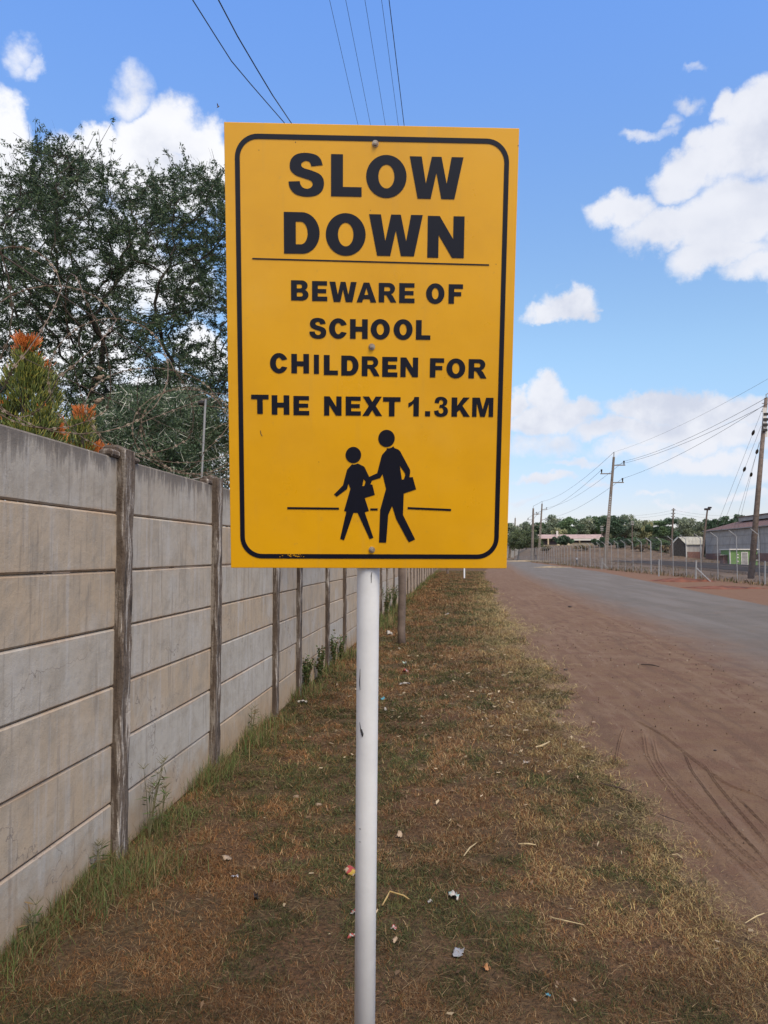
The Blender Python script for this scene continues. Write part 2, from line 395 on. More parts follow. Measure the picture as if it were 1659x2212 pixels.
# ------------------------------------------------------------------ ground, verge, road
def sst(t): t = np.clip(t, 0, 1); return t*t*(3-2*t)
def G(x, y):
    return float(4.8*sst((y-178)/95.)*sst((x-22)/12.)*(1-sst((x-56)/14.)))
xs = np.unique(np.concatenate([np.linspace(-2500, -60, 12), np.linspace(-60, 120, 61), np.linspace(120, 2500, 12)]))
ys = np.unique(np.concatenate([np.linspace(-300, -10, 6), np.linspace(-10, 350, 91), np.linspace(350, 3500, 14)]))
vs = [(x, y, G(x, y)) for y in ys for x in xs]; nx = len(xs)
fs = [(j*nx+i, j*nx+i+1, (j+1)*nx+i+1, (j+1)*nx+i) for j in range(len(ys)-1) for i in range(nx-1)]
gm = MB(); gm.v = vs; gm.f = fs
tag(gm.build('ground', M['ground'], smooth=True), kind='structure')

EDGE = [(1659,2019),(1571,1971),(1520,1927),(1479,1886),(1462,1838),(1407,1790),(1421,1743),(1346,1695),(1312,1644),(1257,1593),(1200,1540),(1217,1497),(1167,1431),(1128,1391),(1118,1365),(1095,1335),(1065,1302),(1062,1269),(1045,1245)]
ep = [onz(*q) for q in EDGE]
EY = np.array([-6, 1.0, 2.3]+[p.y for p in ep]+[70, 120]); EX = np.array([2.6, 2.55, 2.3]+[p.x for p in ep]+[ep[-1].x+.6, ep[-1].x+3])
o_ = np.argsort(EY); EY = EY[o_]; EX = EX[o_]
def edge_x(y): return np.interp(y, EY, EX)
yy = np.concatenate([np.arange(-6, 12, .05), np.arange(12, 40, .25), np.arange(40, 120, 1.)])
vb = MB(); L = len(yy)
rag = (fbm(yy*2.2, yy*0+3.3)-.5)*.55 + (fbm(yy*9, yy*0+9.1)-.5)*.22
cols = [np.full(L, -1.9), np.full(L, -1.2), np.full(L, 0.), np.full(L, .8), edge_x(yy)+rag*np.clip(yy/8, .5, 1.6)-.06]
for j in range(L):
    for k in range(5): vb.v.append((float(cols[k][j]), float(yy[j]), .004))
for j in range(L-1):
    for k in range(4): vb.f.append((j*5+k, j*5+k+1, (j+1)*5+k+1, (j+1)*5+k))
tag(vb.build('verge', M['verge']), kind='structure')

NE = [(1659,1455),(1560,1408),(1477,1376),(1391,1342),(1325,1318),(1259,1292),(1194,1269),(1128,1241)]
FE = [(1659,1312),(1477,1274),(1292,1235),(1161,1215)]
ne = [onz(*q) for q in NE]; fe = [onz(*q) for q in FE]
ny = np.array([-40, 5]+[p.y for p in ne]+[150, 240, 420]); nxs = np.array([3.2, 3.9]+[p.x for p in ne]+[9.5, 15, 30])
fy = np.array([-40, 12]+[p.y for p in fe]+[240, 420]); fx = np.array([9.0, 9.4]+[p.x for p in fe][:3]+[fe[3].x-1.5]+[23, 38])
ry = np.concatenate([np.arange(-40, 60, 1.), np.arange(60, 420, 5.)])
rm = MB(); acr = []
for yv in ry:
    a = float(np.interp(yv, ny, nxs)); b = float(np.interp(yv, fy, fx))
    for k in range(9):
        t = k/8; x = (a-1.2)+(b+.2-a+1.2)*t
        rm.v.append((x, float(yv), .008 if k else -.03)); acr.append(x-a+1.2)
for j in range(len(ry)-1):
    for k in range(8): rm.f.append((j*9+k, j*9+k+1, (j+1)*9+k+1, (j+1)*9+k))
me = bpy.data.meshes.new('road'); me.from_pydata(rm.v, [], rm.f); me.update()
at = me.attributes.new('across', 'FLOAT', 'POINT'); at.data.foreach_set('value', np.array(acr, dtype=np.float32))
tag(link('road', me, M['road']), kind='structure')

# tyre ruts pressed in the soft shoulder: low ridges of soil
def rut(ptspx, wid, seed):
    P = [onz(1094+.3406*x, 1531.6+.3406*y) for x, y in ptspx]
    d = [0]
    for a, b in zip(P, P[1:]): d.append(d[-1]+(b-a).length)
    ss = np.arange(0, d[-1], .022); X = np.interp(ss, d, [p.x for p in P]); Y = np.interp(ss, d, [p.y for p in P])
    k = np.ones(9)/9; X[4:-4] = np.convolve(X, k, 'valid'); Y[4:-4] = np.convolve(Y, k, 'valid')
    mb = MB(); tx = np.gradient(X); ty = np.gradient(Y); ln = np.hypot(tx, ty); nxv = -ty/ln; nyv = tx/ln
    r = np.random.default_rng(seed)
    for i in range(len(ss)):
        up = .0055 if (i // 2) % 2 == 0 else .0025
        f = min(1, i/12, (len(ss)-1-i)/12); ww = wid*(.8+.4*r.random())
        for o2, h in ((-ww*1.3, -.004), (-ww*.5, up+.002), (0, -.001), (ww*.5, up*.6+.002), (ww*1.3, -.004)):
            mb.v.append((X[i]+nxv[i]*o2, Y[i]+nyv[i]*o2, .002+h*f))
        if i: 
            for q in range(4): mb.f.append(((i-1)*5+q, (i-1)*5+q+1, i*5+q+1, i*5+q))
    return mb
RUTS = [([(870,150),(890,290),(950,400),(1100,590),(1250,750),(1400,890),(1700,1150)], .022),
        ([(925,180),(960,330),(1040,450),(1200,610),(1350,760),(1500,900),(1700,1060)], .022),
        ([(1120,260),(1180,400),(1300,560),(1450,760),(1700,1010)], .012),
        ([(1240,330),(1330,470),(1480,650),(1700,900)], .014),
        ([(750,110),(720,200),(700,300),(705,370)], .016),
        ([(800,60),(1000,170),(1200,330),(1400,480),(1700,590)], .018),
        ([(560,40),(540,130),(520,180)], .014),
        ([(1450,540),(1600,700),(1700,790)], .012)]
rr = MB()
for i, (q, wd) in enumerate(RUTS):
    a = rut(q, wd, i); rr.add(a.v, a.f)
tag(rr.build('tyre_tracks', M['ground']), kind='structure')

# ------------------------------------------------------------------ grass
def blades(px, py, pz, hgt, wid, lean, col, seed=0, az=None):
    r = np.random.default_rng(seed); n = len(px)
    a = r.random(n)*2*np.pi if az is None else az
    dx, dy = np.cos(a), np.sin(a); b = a+np.pi/2+r.normal(0, .5, n); wx, wy = np.cos(b)*wid/2, np.sin(b)*wid/2
    base = np.stack([px, py, pz], 1)
    lh = hgt*np.cos(lean); ll = hgt*np.sin(lean)
    mid = base + np.stack([dx*ll*.4, dy*ll*.4, lh*.6], 1); tip = base + np.stack([dx*ll, dy*ll, lh*.95], 1)
    wv = np.stack([wx, wy, 0*wx], 1)
    q1 = np.stack([base-wv, base+wv, mid+wv*.8, mid-wv*.8], 1)
    q2 = np.stack([mid-wv*.8, mid+wv*.8, tip+wv*.12, tip-wv*.12], 1)
    return joinarr(q1, q2), joinarr(col, col)
CS = {'straw': (.33, .235, .125), 'tan': (.225, .13, .06), 'red': (.135, .062, .028), 'olive': (.11, .105, .038), 'green': (.062, .082, .028), 'dark': (.035, .035, .018)}
CS = {k: np.array(v) for k, v in CS.items()}
def grass_cols(x, y, r, gbias=0):
    n = len(x); ex_ = edge_x(y)-x; g = fbm(x*1.3+4, y*.9+2, 4); f = fbm(x*7, y*6, 3)
    lft = np.clip((-.35-x)/.6, 0, 1); edg = np.clip(1-ex_/1.1, 0, 1)
    pg = np.clip((g-.46)*3.4+(f-.5)*2.8+.42-.30*lft-.22*edg, .05, .88); u = r.random(n); v = r.random(n); v2 = r.random(n)
    orange = np.array((.235, .115, .045)); gold = np.array((.40, .30, .13))
    dry = np.where((v < .30)[:, None], CS['tan'], np.where((v < .55)[:, None], CS['red'], np.where((v < .78)[:, None], CS['straw'], orange)))
    dry = np.where(((v2 < lft*.45) & (v > .2))[:, None], orange, dry); dry = np.where(((v2 < edg*.6) & (v > .25))[:, None], gold, dry)
    gc = np.where((v < .45)[:, None], CS['olive'], np.where((v < .82)[:, None], CS['green'], CS['dark']))
    c = np.where((u < pg)[:, None], gc, dry)
    b = np.clip(.5+1.1*fbm(x*2.3+70, y*2.0+9, 3), .6, 1.5)
    return c*(.4+1.0*r.random(n))[:, None]*b[:, None]*1.02  # random tone per blade, widened to stand in for shadow between blades
XWALL = -1.8
def make_grass():
    r = np.random.default_rng(5)
    N = 900000
    # rejection by density falling with distance
    u = r.random(N); y0, y1, p = 1.7, 75., 1.55
    y = ((y0**(1-p))*(1-u)+(y1**(1-p))*u)**(1/(1-p))
    x = -1.78 + r.random(N)*(edge_x(y)+.35+1.78)
    e = edge_x(y) + (fbm(x*0+y*2.2, x*0+3.3)-.5)*.55*np.clip(y/8, .5, 1.6)
    keep = r.random(N) < np.clip((e-x)/.3+.35+(fbm(x*6, y*6, 2)-.5)*1.2, 0, 1)
    cl = fbm(x*7+31, y*7, 3); keep &= r.random(N) < np.clip((cl-.34)*5, .16, 1)
    x, y = x[keep], y[keep]; n = len(x)
    sc = np.clip(y/3.2, .8, 9)**.62
    h = (.008+.021*r.random(n)**1.6)*sc; wd = (.0012+.0013*r.random(n))*np.clip(y/3, .9, 14)**.85
    lean = np.clip(r.normal(1.12, .28, n), .2, 1.52)
    q, c = blades(x, y, np.full(n, .003), h*1.5, wd, lean, grass_cols(x, y, r), 3)
    # loose straws lying flat
    k = 9000; ys_ = 2.0+r.random(k)**1.8*22; xs_ = -1.7+r.random(k)*(edge_x(ys_)+1.7)
    cc = CS['straw'][None]*(.6+.75*r.random(k))[:, None]
    q2, c2 = blades(xs_, ys_, np.full(k, .022), (.03+.06*r.random(k))*np.clip(ys_/4, 1, 3), .0016*np.clip(ys_/3, 1, 6), np.full(k, 1.48), cc, 8)
    k = 16000; y3 = 2.0+r.random(k)**1.7*30; x3 = edge_x(y3)+(fbm(x3_ := y3*0+1, y3*2.2, 3)-.5)*.5*np.clip(y3/8, .5, 1.6)+r.normal(-.12, .14, k)*np.clip(y3/7, .6, 2)
    cc = np.array((.40, .31, .15))[None]*(.55+.7*r.random(k))[:, None]
    q3, c3 = blades(x3, y3, np.full(k, .008), (.02+.04*r.random(k))*np.clip(y3/4, .9, 4), .0014*np.clip(y3/3, 1, 7), np.clip(r.normal(1.35, .12, k), 1, 1.5), cc, 18)
    q2 = joinarr(q2, q3); c2 = joinarr(c2, c3)
    o = npmesh('grass', joinarr(q, q2), 4, M['grass'], col=joinarr(c, c2))
    tag(o, 'short matted dry brown and green grass covering the verge beside the wall', 'grass', kind='stuff')
    # taller grass at the foot of the wall
    X = []; Y = []; H = []
    for (dx, dy, n_, hh, sp, wx) in [(45,2050,700,.12,.10,.05),(20,2120,300,.10,.12,.08),(110,1990,300,.10,.12,.08),(175,1945,1300,.12,.14,.13),(230,1900,1500,.12,.14,.16),(290,1880,1000,.12,.12,.14),(345,1800,600,.13,.12,.10),(380,1770,500,.10,.15,.10),(425,1690,1100,.16,.16,.07),(450,1665,600,.18,.12,.06),(545,1605,900,.2,.2,.09),(590,1570,400,.16,.2,.1),
                               (640,1500,700,.2,.3,.12),(700,1450,500,.2,.3,.12),(745,1420,400,.22,.3,.1),(790,1375,400,.2,.5,.1),(825,1350,1600,.3,.8,.16),(848,1322,900,.3,.8,.14),(880,1290,500,.25,1.4,.12),(905,1268,500,.25,2.5,.12),(925,1252,500,.3,5,.12),(938,1238,400,.3,8,.12)]:
        q = onz(dx, dy); X.append(np.clip(max(q.x, XWALL+.05)+r.normal(0, wx, n_), XWALL+.015, 1)); Y.append(q.y+r.normal(0, sp, n_)); H.append(hh*(.35+.8*r.random(n_)))
    X, Y, H = map(np.concatenate, (X, Y, H))
    wd = (.0015+.0018*r.random(len(X)))*np.clip(Y/4.5, 1, 7); v = r.random(len(X))
    c = np.where((v < .36)[:, None], np.array((.14, .165, .055)), np.where((v < .6)[:, None], np.array((.08, .125, .04)), np.where((v < .8)[:, None], np.array((.26, .19, .10)), np.array((.16, .09, .045)))))*(.7+.6*r.random(len(X)))[:, None]
    q, c = blades(X, Y, np.zeros(len(X)), H, wd, np.clip(r.normal(.85, .42, len(X)), .05, 1.5), c, 4)
    tag(npmesh('tall_grass', q, 4, M['grass'], col=c), 'taller green grass and weeds along the foot of the concrete wall', 'grass', kind='stuff')
make_grass()

# pale chips and husks strewn about, too many to count
def make_chips():
    r = np.random.default_rng(9); n = 520
    y = 7.5+r.normal(0, 1.6, n); x = .9+r.normal(0, .8, n)
    y2 = 2.4+r.random(260)**.8*11; x2 = -1.3+r.random(260)*3.6
    y4 = 2.2+r.random(900)**1.2*9; x4 = -1.5+r.random(900)*4.2
    brown = np.concatenate([np.zeros(len(x)+len(x2)), np.ones(900)])
    x = np.concatenate([x, x2, x4]); y = np.concatenate([y, y2, y4]); n = len(x)
    k = (x < edge_x(y)) & (x > -1.6) & (y > 2); x, y, brown = x[k], y[k], brown[k]; n = len(x)
    a = r.random(n)*np.pi; l = (.004+.014*r.random(n)**2)*np.clip(y/4.5, .9, 2.2); ww = l*(.12+.3*r.random(n))
    d = np.stack([np.cos(a)*l, np.sin(a)*l, r.normal(0, .004, n)], 1); e = np.stack([-np.sin(a)*ww, np.cos(a)*ww, r.normal(0, .004, n)], 1)
    b = np.stack([x, y, np.full(n, .026)], 1)
    col = np.where(brown[:, None] > .5, np.array((.20, .13, .08)), np.array((.5, .4, .27)))*(.5+.7*r.random(n))[:, None]
    tag(npmesh('plant_debris', np.stack([b-d-e, b+d-e*.3, b+d+e, b-d*.6+e], 1), 4, M['grass'], col=col), 'pale dry husks and chips scattered over the grass verge', 'debris', kind='stuff')
make_chips()

# ------------------------------------------------------------------ precast wall
XW = -1.8
wall = thing('concrete_wall', (XW, 4, 0), 'long grey precast concrete slab wall with posts along the left side of the verge', 'wall')
def ywall(px, ew=.0): r = ray(px, 1200); k = (XW+ew)/r.x; return (CAM+r*k).y
PY = [ywall(250), ywall(457), ywall(590), ywall(641), ywall(703), ywall(741)]
PY = [PY[0]-1.64*4, PY[0]-1.64*3, PY[0]-1.64*2, PY[0]-1.64] + PY + [14.2, 16.2] + [ywall(q) for q in (821, 834, 849)] + [24.2, 26.3] + [ywall(q) for q in (879, 886, 893, 900)] + [37.9] + [ywall(q) for q in (910, 916, 921, 925, 929, 931.5, 935.5)] + [64.5, 67.5, 70.5]
PY.sort()
ST, TK, PW, PR = .3035, .05, .13, .045
def wl(o): o.parent = wall; o.location = (o.location[0]-XW, o.location[1]-4, o.location[2]); return o
slabs = 0; restslab = MB()
order = sorted(range(len(PY)-1), key=lambda i: (PY[i+1] < 2.6, PY[i]))
for i in order:
    a, b = PY[i]+PW*.5, PY[i+1]+PW*.5
    ln = b-a-.012+.05; yc = (a+b)/2; dz = random.uniform(-.008, .014); tl = random.uniform(-.004, .004)
    for k in range(8):
        if k == 0: zc, hh = -.1, .19
        else: zc, hh = (k-.5)*ST, ST-.005
        th = .05 if k else .056
        Mx = Matrix.Rotation(tl+random.uniform(-.0015, .0015), 3, 'X') @ Matrix.Rotation(random.uniform(-.004, .004), 3, 'Y')
        c = (XW-TK/2+random.uniform(-.003, .003), yc, zc+dz-(.006 if k == 0 else 0))
        if slabs < 92:
            mb = MB().bev((0, 0, 0), (th, ln, hh), .009, Mx); o = mb.build('slab', M['slab']); o.location = c; wl(o); slabs += 1
        else: restslab.bev((c[0]-XW, c[1]-4, c[2]), (th, ln, hh), .009, Mx)
tag(restslab.build('slab', M['slab'], wall), kind='stuff')
for i, py in enumerate(PY):
    r = random.Random(i*3+1); mb = MB(); hh = 2.17+r.uniform(-.02, .03)
    nseg = 26; rows = []
    for s in range(nseg+1):
        z = -.3+(hh+.3)*s/nseg; j = lambda q=.004: r.uniform(-q, q)
        x0, x1 = -TK-.05, PR
        ring = [(x0, 0+j(), z), (x0, PW+j(), z), (x1+j(.003)-.012, PW+j(.003), z), (x1+j(), PW-.014+j(), z), (x1+j(.006), PW*.55+j(), z), (x1+j(), .014+j(), z), (x1-.012+j(), 0+j(.004), z)]
        rows.append(ring)
    b0 = len(mb.v)
    for ring in rows: mb.v += ring
    for s in range(nseg):
        for k in range(7): mb.f.append((b0+s*7+k, b0+s*7+(k+1) % 7, b0+(s+1)*7+(k+1) % 7, b0+(s+1)*7+k))
    top = len(mb.v); mb.v.append((-.03, PW*.45, hh+.035))
    for k in range(7): mb.f.append((b0+nseg*7+k, b0+nseg*7+(k+1) % 7, top))
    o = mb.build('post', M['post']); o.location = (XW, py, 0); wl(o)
    if i < 14:      # mortar lump spilling over the slab top beside the post, and bolt holes
        mo = MB(); 
        for (dy, hz) in ((-.07, .02), (.0, .05), (.10, .045), (.19, .012)):
            mo.bev((-.03+r.uniform(-.01, .01), dy+.02, 2.125+hz*.5), (.075, .11, hz+.02), .012)
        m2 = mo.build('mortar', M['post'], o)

# ------------------------------------------------------------------ the warning sign
f0, asp = 3035.0, 1.525
SW = .6; SH = SW*asp
A = []
src = [(878,480.4),(2045,506),(2000.7,2245),(912,2242.6)]; obj = [(0,asp),(1,asp),(1,0),(0,0)]
for (u, v), (x, y) in zip(src, obj):
    u -= 1516.5; v = 2022-v
    A.append([x,y,1,0,0,0,-u*x,-u*y,-u]); A.append([0,0,0,x,y,1,-v*x,-v*y,-v])
H = np.linalg.svd(np.array(A))[2][-1].reshape(3, 3); H /= H[2, 2]; Hi = np.linalg.inv(H)
def s2b(u, v):       # photograph pixel -> metres on the board
    q = Hi @ np.array([u-1516.5, 2022-v, 1]); return q[0]/q[2]*SW, q[1]/q[2]*SW
Bm = np.diag([1/f0, 1/f0, 1]) @ H; nn = np.linalg.norm(Bm[:, 0]); av, bv, tv = (Bm/nn).T
if tv[2] < 0: av, bv, tv = -av, -bv, -tv
def c2w(v): return Rv*float(v[0]) + Uv*float(v[1]) + Fv*float(v[2])
ex = c2w(av).normalized(); ey = c2w(bv); ey = (ey-ex*ey.dot(ex)).normalized(); ez = ex.cross(ey)   # ez faces the camera
org = CAM + c2w(tv*SW)
sign = thing('road_sign', (0, 0, 0), 'yellow SLOW DOWN school children warning sign on a white pole', 'sign')
SM = Matrix((ex, ey, ez)).transposed().to_4x4(); SM.translation = org
sign.matrix_world = SM
m, T, b, o = newmat('yellow_sign_face'); P = obco(T)
col = T.mix(T.ss(T.noise(P, 4, 5, .6), .35, .7), (.68, .345, .002), (.61, .305, .004))
col = T.mix(T.m('MULTIPLY', T.ss(T.noise(P, 60, 5, .7), .6, .74), .35), col, (.42, .25, .05))
stk = T.noise(T.v('MULTIPLY', P, (1, .05, 1)), 30, 5, .65); col = T.mix(T.m('MULTIPLY', T.ss(stk, .54, .7), .16), col, (.45, .27, .06)); col = T.mix(T.m('MULTIPLY', T.ss(T.noise(P, 2.5, 4, .6), .5, .7), .12), col, (.70, .45, .12))
T.put(b.inputs['Base Color'], col); b.inputs['Roughness'].default_value = .36; b.inputs['Specular IOR Level'].default_value = .6
T.put(b.inputs['Roughness'], T.ss(T.noise(P, 9, 4, .6), .3, .7, .27, .36))
bump(T, b, T.noise(P, 700, 2, .5), .0002, .35)
M['yellow'] = m
M['ink'] = plain('black_sign_vinyl', (.004, .006, .015), .33, .1, 6, spec=.35)
MB().bev((SW/2, SH/2, -.002), (SW, SH, .004), .0008).build('panel', M['yellow'], sign)

def filled(name, polys, mt, parent, z=.0006, th=.0004):
    cu = bpy.data.curves.new(name, 'CURVE'); cu.dimensions = '2D'; cu.fill_mode = 'BOTH'; cu.extrude = th
    for pl in polys:
        sp = cu.splines.new('POLY'); sp.points.add(len(pl)-1); sp.use_cyclic_u = True
        for i, (x, y) in enumerate(pl): sp.points[i].co = (x, y, 0, 1)
    ob = bpy.data.objects.new('tmp', cu); COL.objects.link(ob)
    dg = bpy.context.evaluated_depsgraph_get(); dg.update()
    me = bpy.data.meshes.new_from_object(ob.evaluated_get(dg)); bpy.data.objects.remove(ob)
    me.materials.clear()
    o = link(name, me, mt, parent); o.location = (0, 0, z); return o
def arc(cx, cy, rx, ry, a0, a1, n=22): return [(cx+rx*math.cos(R(a0+(a1-a0)*i/n)), cy+ry*math.sin(R(a0+(a1-a0)*i/n))) for i in range(n+1)]
def smooth(pts):      # closed outline; a corner is a point with a third entry
    n = len(pts); out = []
    for i in range(n):
        p1, p2 = pts[i], pts[(i+1) % n]; p0 = pts[i-1]; p3 = pts[(i+2) % n]
        if len(p1) > 2: p0 = (2*p1[0]-p2[0], 2*p1[1]-p2[1])
        if len(p2) > 2: p3 = (2*p2[0]-p1[0], 2*p2[1]-p1[1])
        st = len(p1) > 2 and len(p2) > 2
        for k in range(1 if st else 6):
            t = k/6
            out.append(tuple(.5*((2*p1[j])+(-p0[j]+p2[j])*t+(2*p0[j]-5*p1[j]+4*p2[j]-p3[j])*t*t+(-p0[j]+3*p1[j]-3*p2[j]+p3[j])*t**3) for j in (0, 1)))
    return out
S_RAW = [(565,270,1),(555,240),(530,217),(480,207),(430,214),(400,238),(390,270),(396,302),(422,326),(465,341),(500,353),(512,371),(503,390),(482,398),(460,392),(447,376),(443,358,1),(383,361,1),(388,388),(402,412),(428,431),(478,440),(530,432),(562,406),(572,370),(566,338),(545,316),(505,300),(465,288),(451,273),(457,257),(477,249),(496,255),(505,277,1)]
THREE = [(.03,.70,1),(.09,.88),(.25,.97),(.48,1.0),(.74,.96),(.92,.84),(.94,.72),(.88,.61),(.74,.535),(.92,.45),(1.0,.30),(.94,.13),(.74,.03),(.47,0),(.2,.04),(.05,.15),(0,.29,1),(.31,.33,1),(.36,.21),(.48,.165),(.62,.20),(.67,.31),(.62,.42),(.48,.455),(.37,.44,1),(.40,.60,1),(.54,.61),(.63,.67),(.64,.76),(.57,.83),(.47,.845),(.38,.80),(.34,.68,1)]
def glyph(c, w):      # cap height 1, width w
    s, h = .295, .225
    if c == 'O': return [arc(w/2, .5, w/2, .5, 0, 360, 48)[:-1], arc(w/2, .5, w/2-s, .5-h*.98, 360, 0, 36)[:-1]]
    if c == 'C': return [arc(w/2, .5, w/2, .5, 24, 336, 44) + [(w*.70, .34)] + arc(w/2, .5, w/2-s, .5-h*.98, 318, 42, 30) + [(w*.70, .64)]]
    if c == 'S': return [smooth([((p[0]-383)/189*w, (440-p[1])/233, *p[2:]) for p in S_RAW])]
    if c == '3': return [smooth([(p[0]*w, *p[1:]) for p in THREE])]
    if c == 'L': return [[(0,0),(w,0),(w,h),(s,h),(s,1),(0,1)]]
    if c == 'I': return [[(0,0),(w,0),(w,1),(0,1)]]
    if c == '.': return [[(0,0),(w,0),(w,1),(0,1)]]
    if c == 'T': return [[(w/2-s/2,0),(w/2+s/2,0),(w/2+s/2,1-h*1.05),(w,1-h*1.05),(w,1),(0,1),(0,1-h*1.05),(w/2-s/2,1-h*1.05)]]
    if c == 'H': return [[(0,0),(s,0),(s,.37),(w-s,.37),(w-s,0),(w,0),(w,1),(w-s,1),(w-s,.62),(s,.62),(s,1),(0,1)]]
    if c == 'E': return [[(0,0),(w,0),(w,h),(s,h),(s,.4),(w*.93,.4),(w*.93,.605),(s,.605),(s,1-h*.95),(w*.985,1-h*.95),(w*.985,1),(0,1)]]
    if c == 'F': return [[(0,0),(s,0),(s,.39),(w*.88,.39),(w*.88,.6),(s,.6),(s,1-h),(w,1-h),(w,1),(0,1)]]
    if c == 'N': return [[(0,0),(s*.93,0),(s*.93,.55),(w-s,0),(w,0),(w,1),(w-s*.93,1),(w-s*.93,.45),(s,1),(0,1)]]
    if c == 'M': return [[(0,0),(s*.8,0),(s*.8,.74),(w/2-s*.42,0),(w/2+s*.42,0),(w-s*.8,.74),(w-s*.8,0),(w,0),(w,1),(w-s*1.32,1),(w/2,.38),(s*1.32,1),(0,1)]]
    if c == 'W':
        return [[(0,1),(s*1.0,1),(w*.305,.36),(w*.41,1),(w*.59,1),(w*.695,.36),(w-s,1),(w,1),(w*.845,0),(w*.60,0),(w*.5,.62),(w*.40,0),(w*.155,0)]]
    if c == 'A': return [[(0,0),(w*.29,0),(w*.335,.165),(w*.665,.165),(w*.71,0),(w,0),(w*.645,1),(w*.355,1)], [(w*.395,.375),(w*.5,.74),(w*.605,.375)]]
    if c == 'X': return [[(0,0),(w*.32,0),(w*.5,.30),(w*.68,0),(w,0),(w*.675,.51),(w*.98,1),(w*.665,1),(w*.5,.72),(w*.335,1),(w*.02,1),(w*.325,.51)]]
    if c == 'K': return [[(0,0),(s,0),(s,.24),(s*1.45,.36),(w*.66,0),(w,0),(w*.58,.58),(w*.97,1),(w*.62,1),(s,.56),(s,1),(0,1)]]
    if c == '1': return [[(w*.48,0),(w,0),(w,1),(w*.56,1)]+[(w*.5,.88),(w*.3,.76),(0,.68),(0,.46),(w*.26,.54),(w*.48,.66)]]
    if c == 'D': return [[(0,0)]+arc(w*.5,.5,w*.5,.5,-90,90,22)+[(0,1)], [(s,h)]+[(s,1-h)]+arc(w*.47,.5,w*.5-s*.92,.5-h,90,-90,18)]
    if c == 'R':
        return [[(0,0),(s,0),(s,.385),(s*1.2,.385),(s*1.45,.34),(w*.68,0),(w,0),(w*.80,.335),(w*.70,.42)]+arc(w*.58,.71,w*.34,.29,-62,90,16)+[(0,1)],
                [(s,.575),(s,.80)]+arc(w*.55,.6875,w*.10,.1125,90,-90,10)]
    if c == 'B':
        return [[(0,0)]+arc(w*.60,.285,w*.40,.285,-90,62,16)+arc(w*.60,.745,w*.35,.255,-50,90,14)+[(0,1)],
                [(s,.195),(s,.405)]+arc(w*.56,.30,w*.12,.105,90,-90,10), [(s,.60),(s,.81)]+arc(w*.53,.705,w*.10,.105,90,-90,10)]
def line(label, spec, crop):
    words = label.split(' ')[label.split(' ').index('words')+1:] if ' words ' in label else None
    if words:
        k = 0
        for wd_ in words: line('black word '+wd_, spec[k:k+len(wd_)], crop); k += len(wd_)
        return
    ox, oy = crop; k = 1230/1659; polys = []
    for (c, x0, x1, yt, yb) in spec:
        xm, ym = (x0+x1)/2, (yt+yb)/2
        X0 = s2b(ox+x0*k, oy+ym*k)[0]; X1 = s2b(ox+x1*k, oy+ym*k)[0]
        Y1 = s2b(ox+xm*k, oy+yt*k)[1]; Y0 = s2b(ox+xm*k, oy+yb*k)[1]
        hh = Y1-Y0; wn = (X1-X0)/hh
        if c == '.': wn = 1
        for pl in glyph(c, wn): polys.append([(X0+(p[0]*hh), Y0+p[1]*hh) for p in pl])
    o = filled('lettering', polys, M['ink'], sign); o['label'] = label
CA, CB = (850, 450), (850, 1350)
line('large black word SLOW', [('S',383,572,207,440),('L',610,773,215,439),('O',797,1012,218,447),('W',1028,1313,228,452)], CA)
line('large black word DOWN', [('D',360,550,523,744),('O',583,795,528,755),('W',813,1098,536,756),('N',1125,1320,544,766)], CA)
line('black words BEWARE OF', [('B',399,492,886,993),('E',511,592,890,996),('W',604,748,894,1001),('A',748,853,898,1003),('R',866,960,900,1003),('E',975,1057,901,1006),('O',1118,1216,902,1011),('F',1238,1314,907,1010)], CA)
line('black word SCHOOL', [('S',497,587,1086,1197),('C',602,700,1088,1197),('H',714,808,1093,1197),('O',824,926,1092,1201),('O',946,1047,1093,1203),('L',1065,1142,1098,1202)], CA)
line('black words CHILDREN FOR', [('C',288,384,59,167),('H',402,496,64,167),('I',522,549,68,170),('L',575,650,70,176),('D',668,760,73,179),('R',777,872,77,182),('E',886,967,80,186),('N',983,1077,83,187),('F',1140,1215,87,189),('O',1228,1328,88,194),('R',1346,1442,92,194)], CB)
line('black words THE NEXT 1.3KM', [('T',189,282,281,383),('H',298,392,284,387),('E',414,498,288,390),('N',577,670,290,392),('E',692,773,291,392),('X',781,886,291,394),('T',891,984,294,396),('1',1026,1082,293,396),('.',1115,1144,369,396),('3',1163,1237,292,399),('K',1256,1354,296,398),('M',1366,1478,297,399)], CB)
def bp(x, y, crop=CB): k = 1230/1659; return s2b(crop[0]+x*k, crop[1]+y*k)
# border
x0, y1 = bp(96, 96, CA); x1 = bp(1572, 140, CA)[0]; xb0, yb0 = bp(134, 1150); xb1 = bp(1496, 1159)[0]
x0 = (x0+xb0)/2; x1 = (x1+xb1)/2; y1 = (y1+bp(1572, 140, CA)[1])/2; y0 = (yb0+bp(1496, 1159)[1])/2
def rrect(x0, y0, x1, y1, r): return arc(x1-r, y1-r, r, r, 0, 90, 10)+arc(x0+r, y1-r, r, r, 90, 180, 10)+arc(x0+r, y0+r, r, r, 180, 270, 10)+arc(x1-r, y0+r, r, r, 270, 360, 10)
bt = .0098; rad = .047
filled('border', [rrect(x0, y0, x1, y1, rad), rrect(x0+bt, y0+bt, x1-bt, y1-bt, rad-bt)], M['ink'], sign)
def strip(p, q, t):
    a = Vector(p); b = Vector(q); d = (b-a).normalized(); n = Vector((-d.y, d.x))*t/2
    return [tuple(a-n), tuple(b-n), tuple(b+n), tuple(a+n)]
o = filled('divider_line', [strip(bp(192, 770, CA), bp(1453, 804, CA), .0026)], M['ink'], sign)
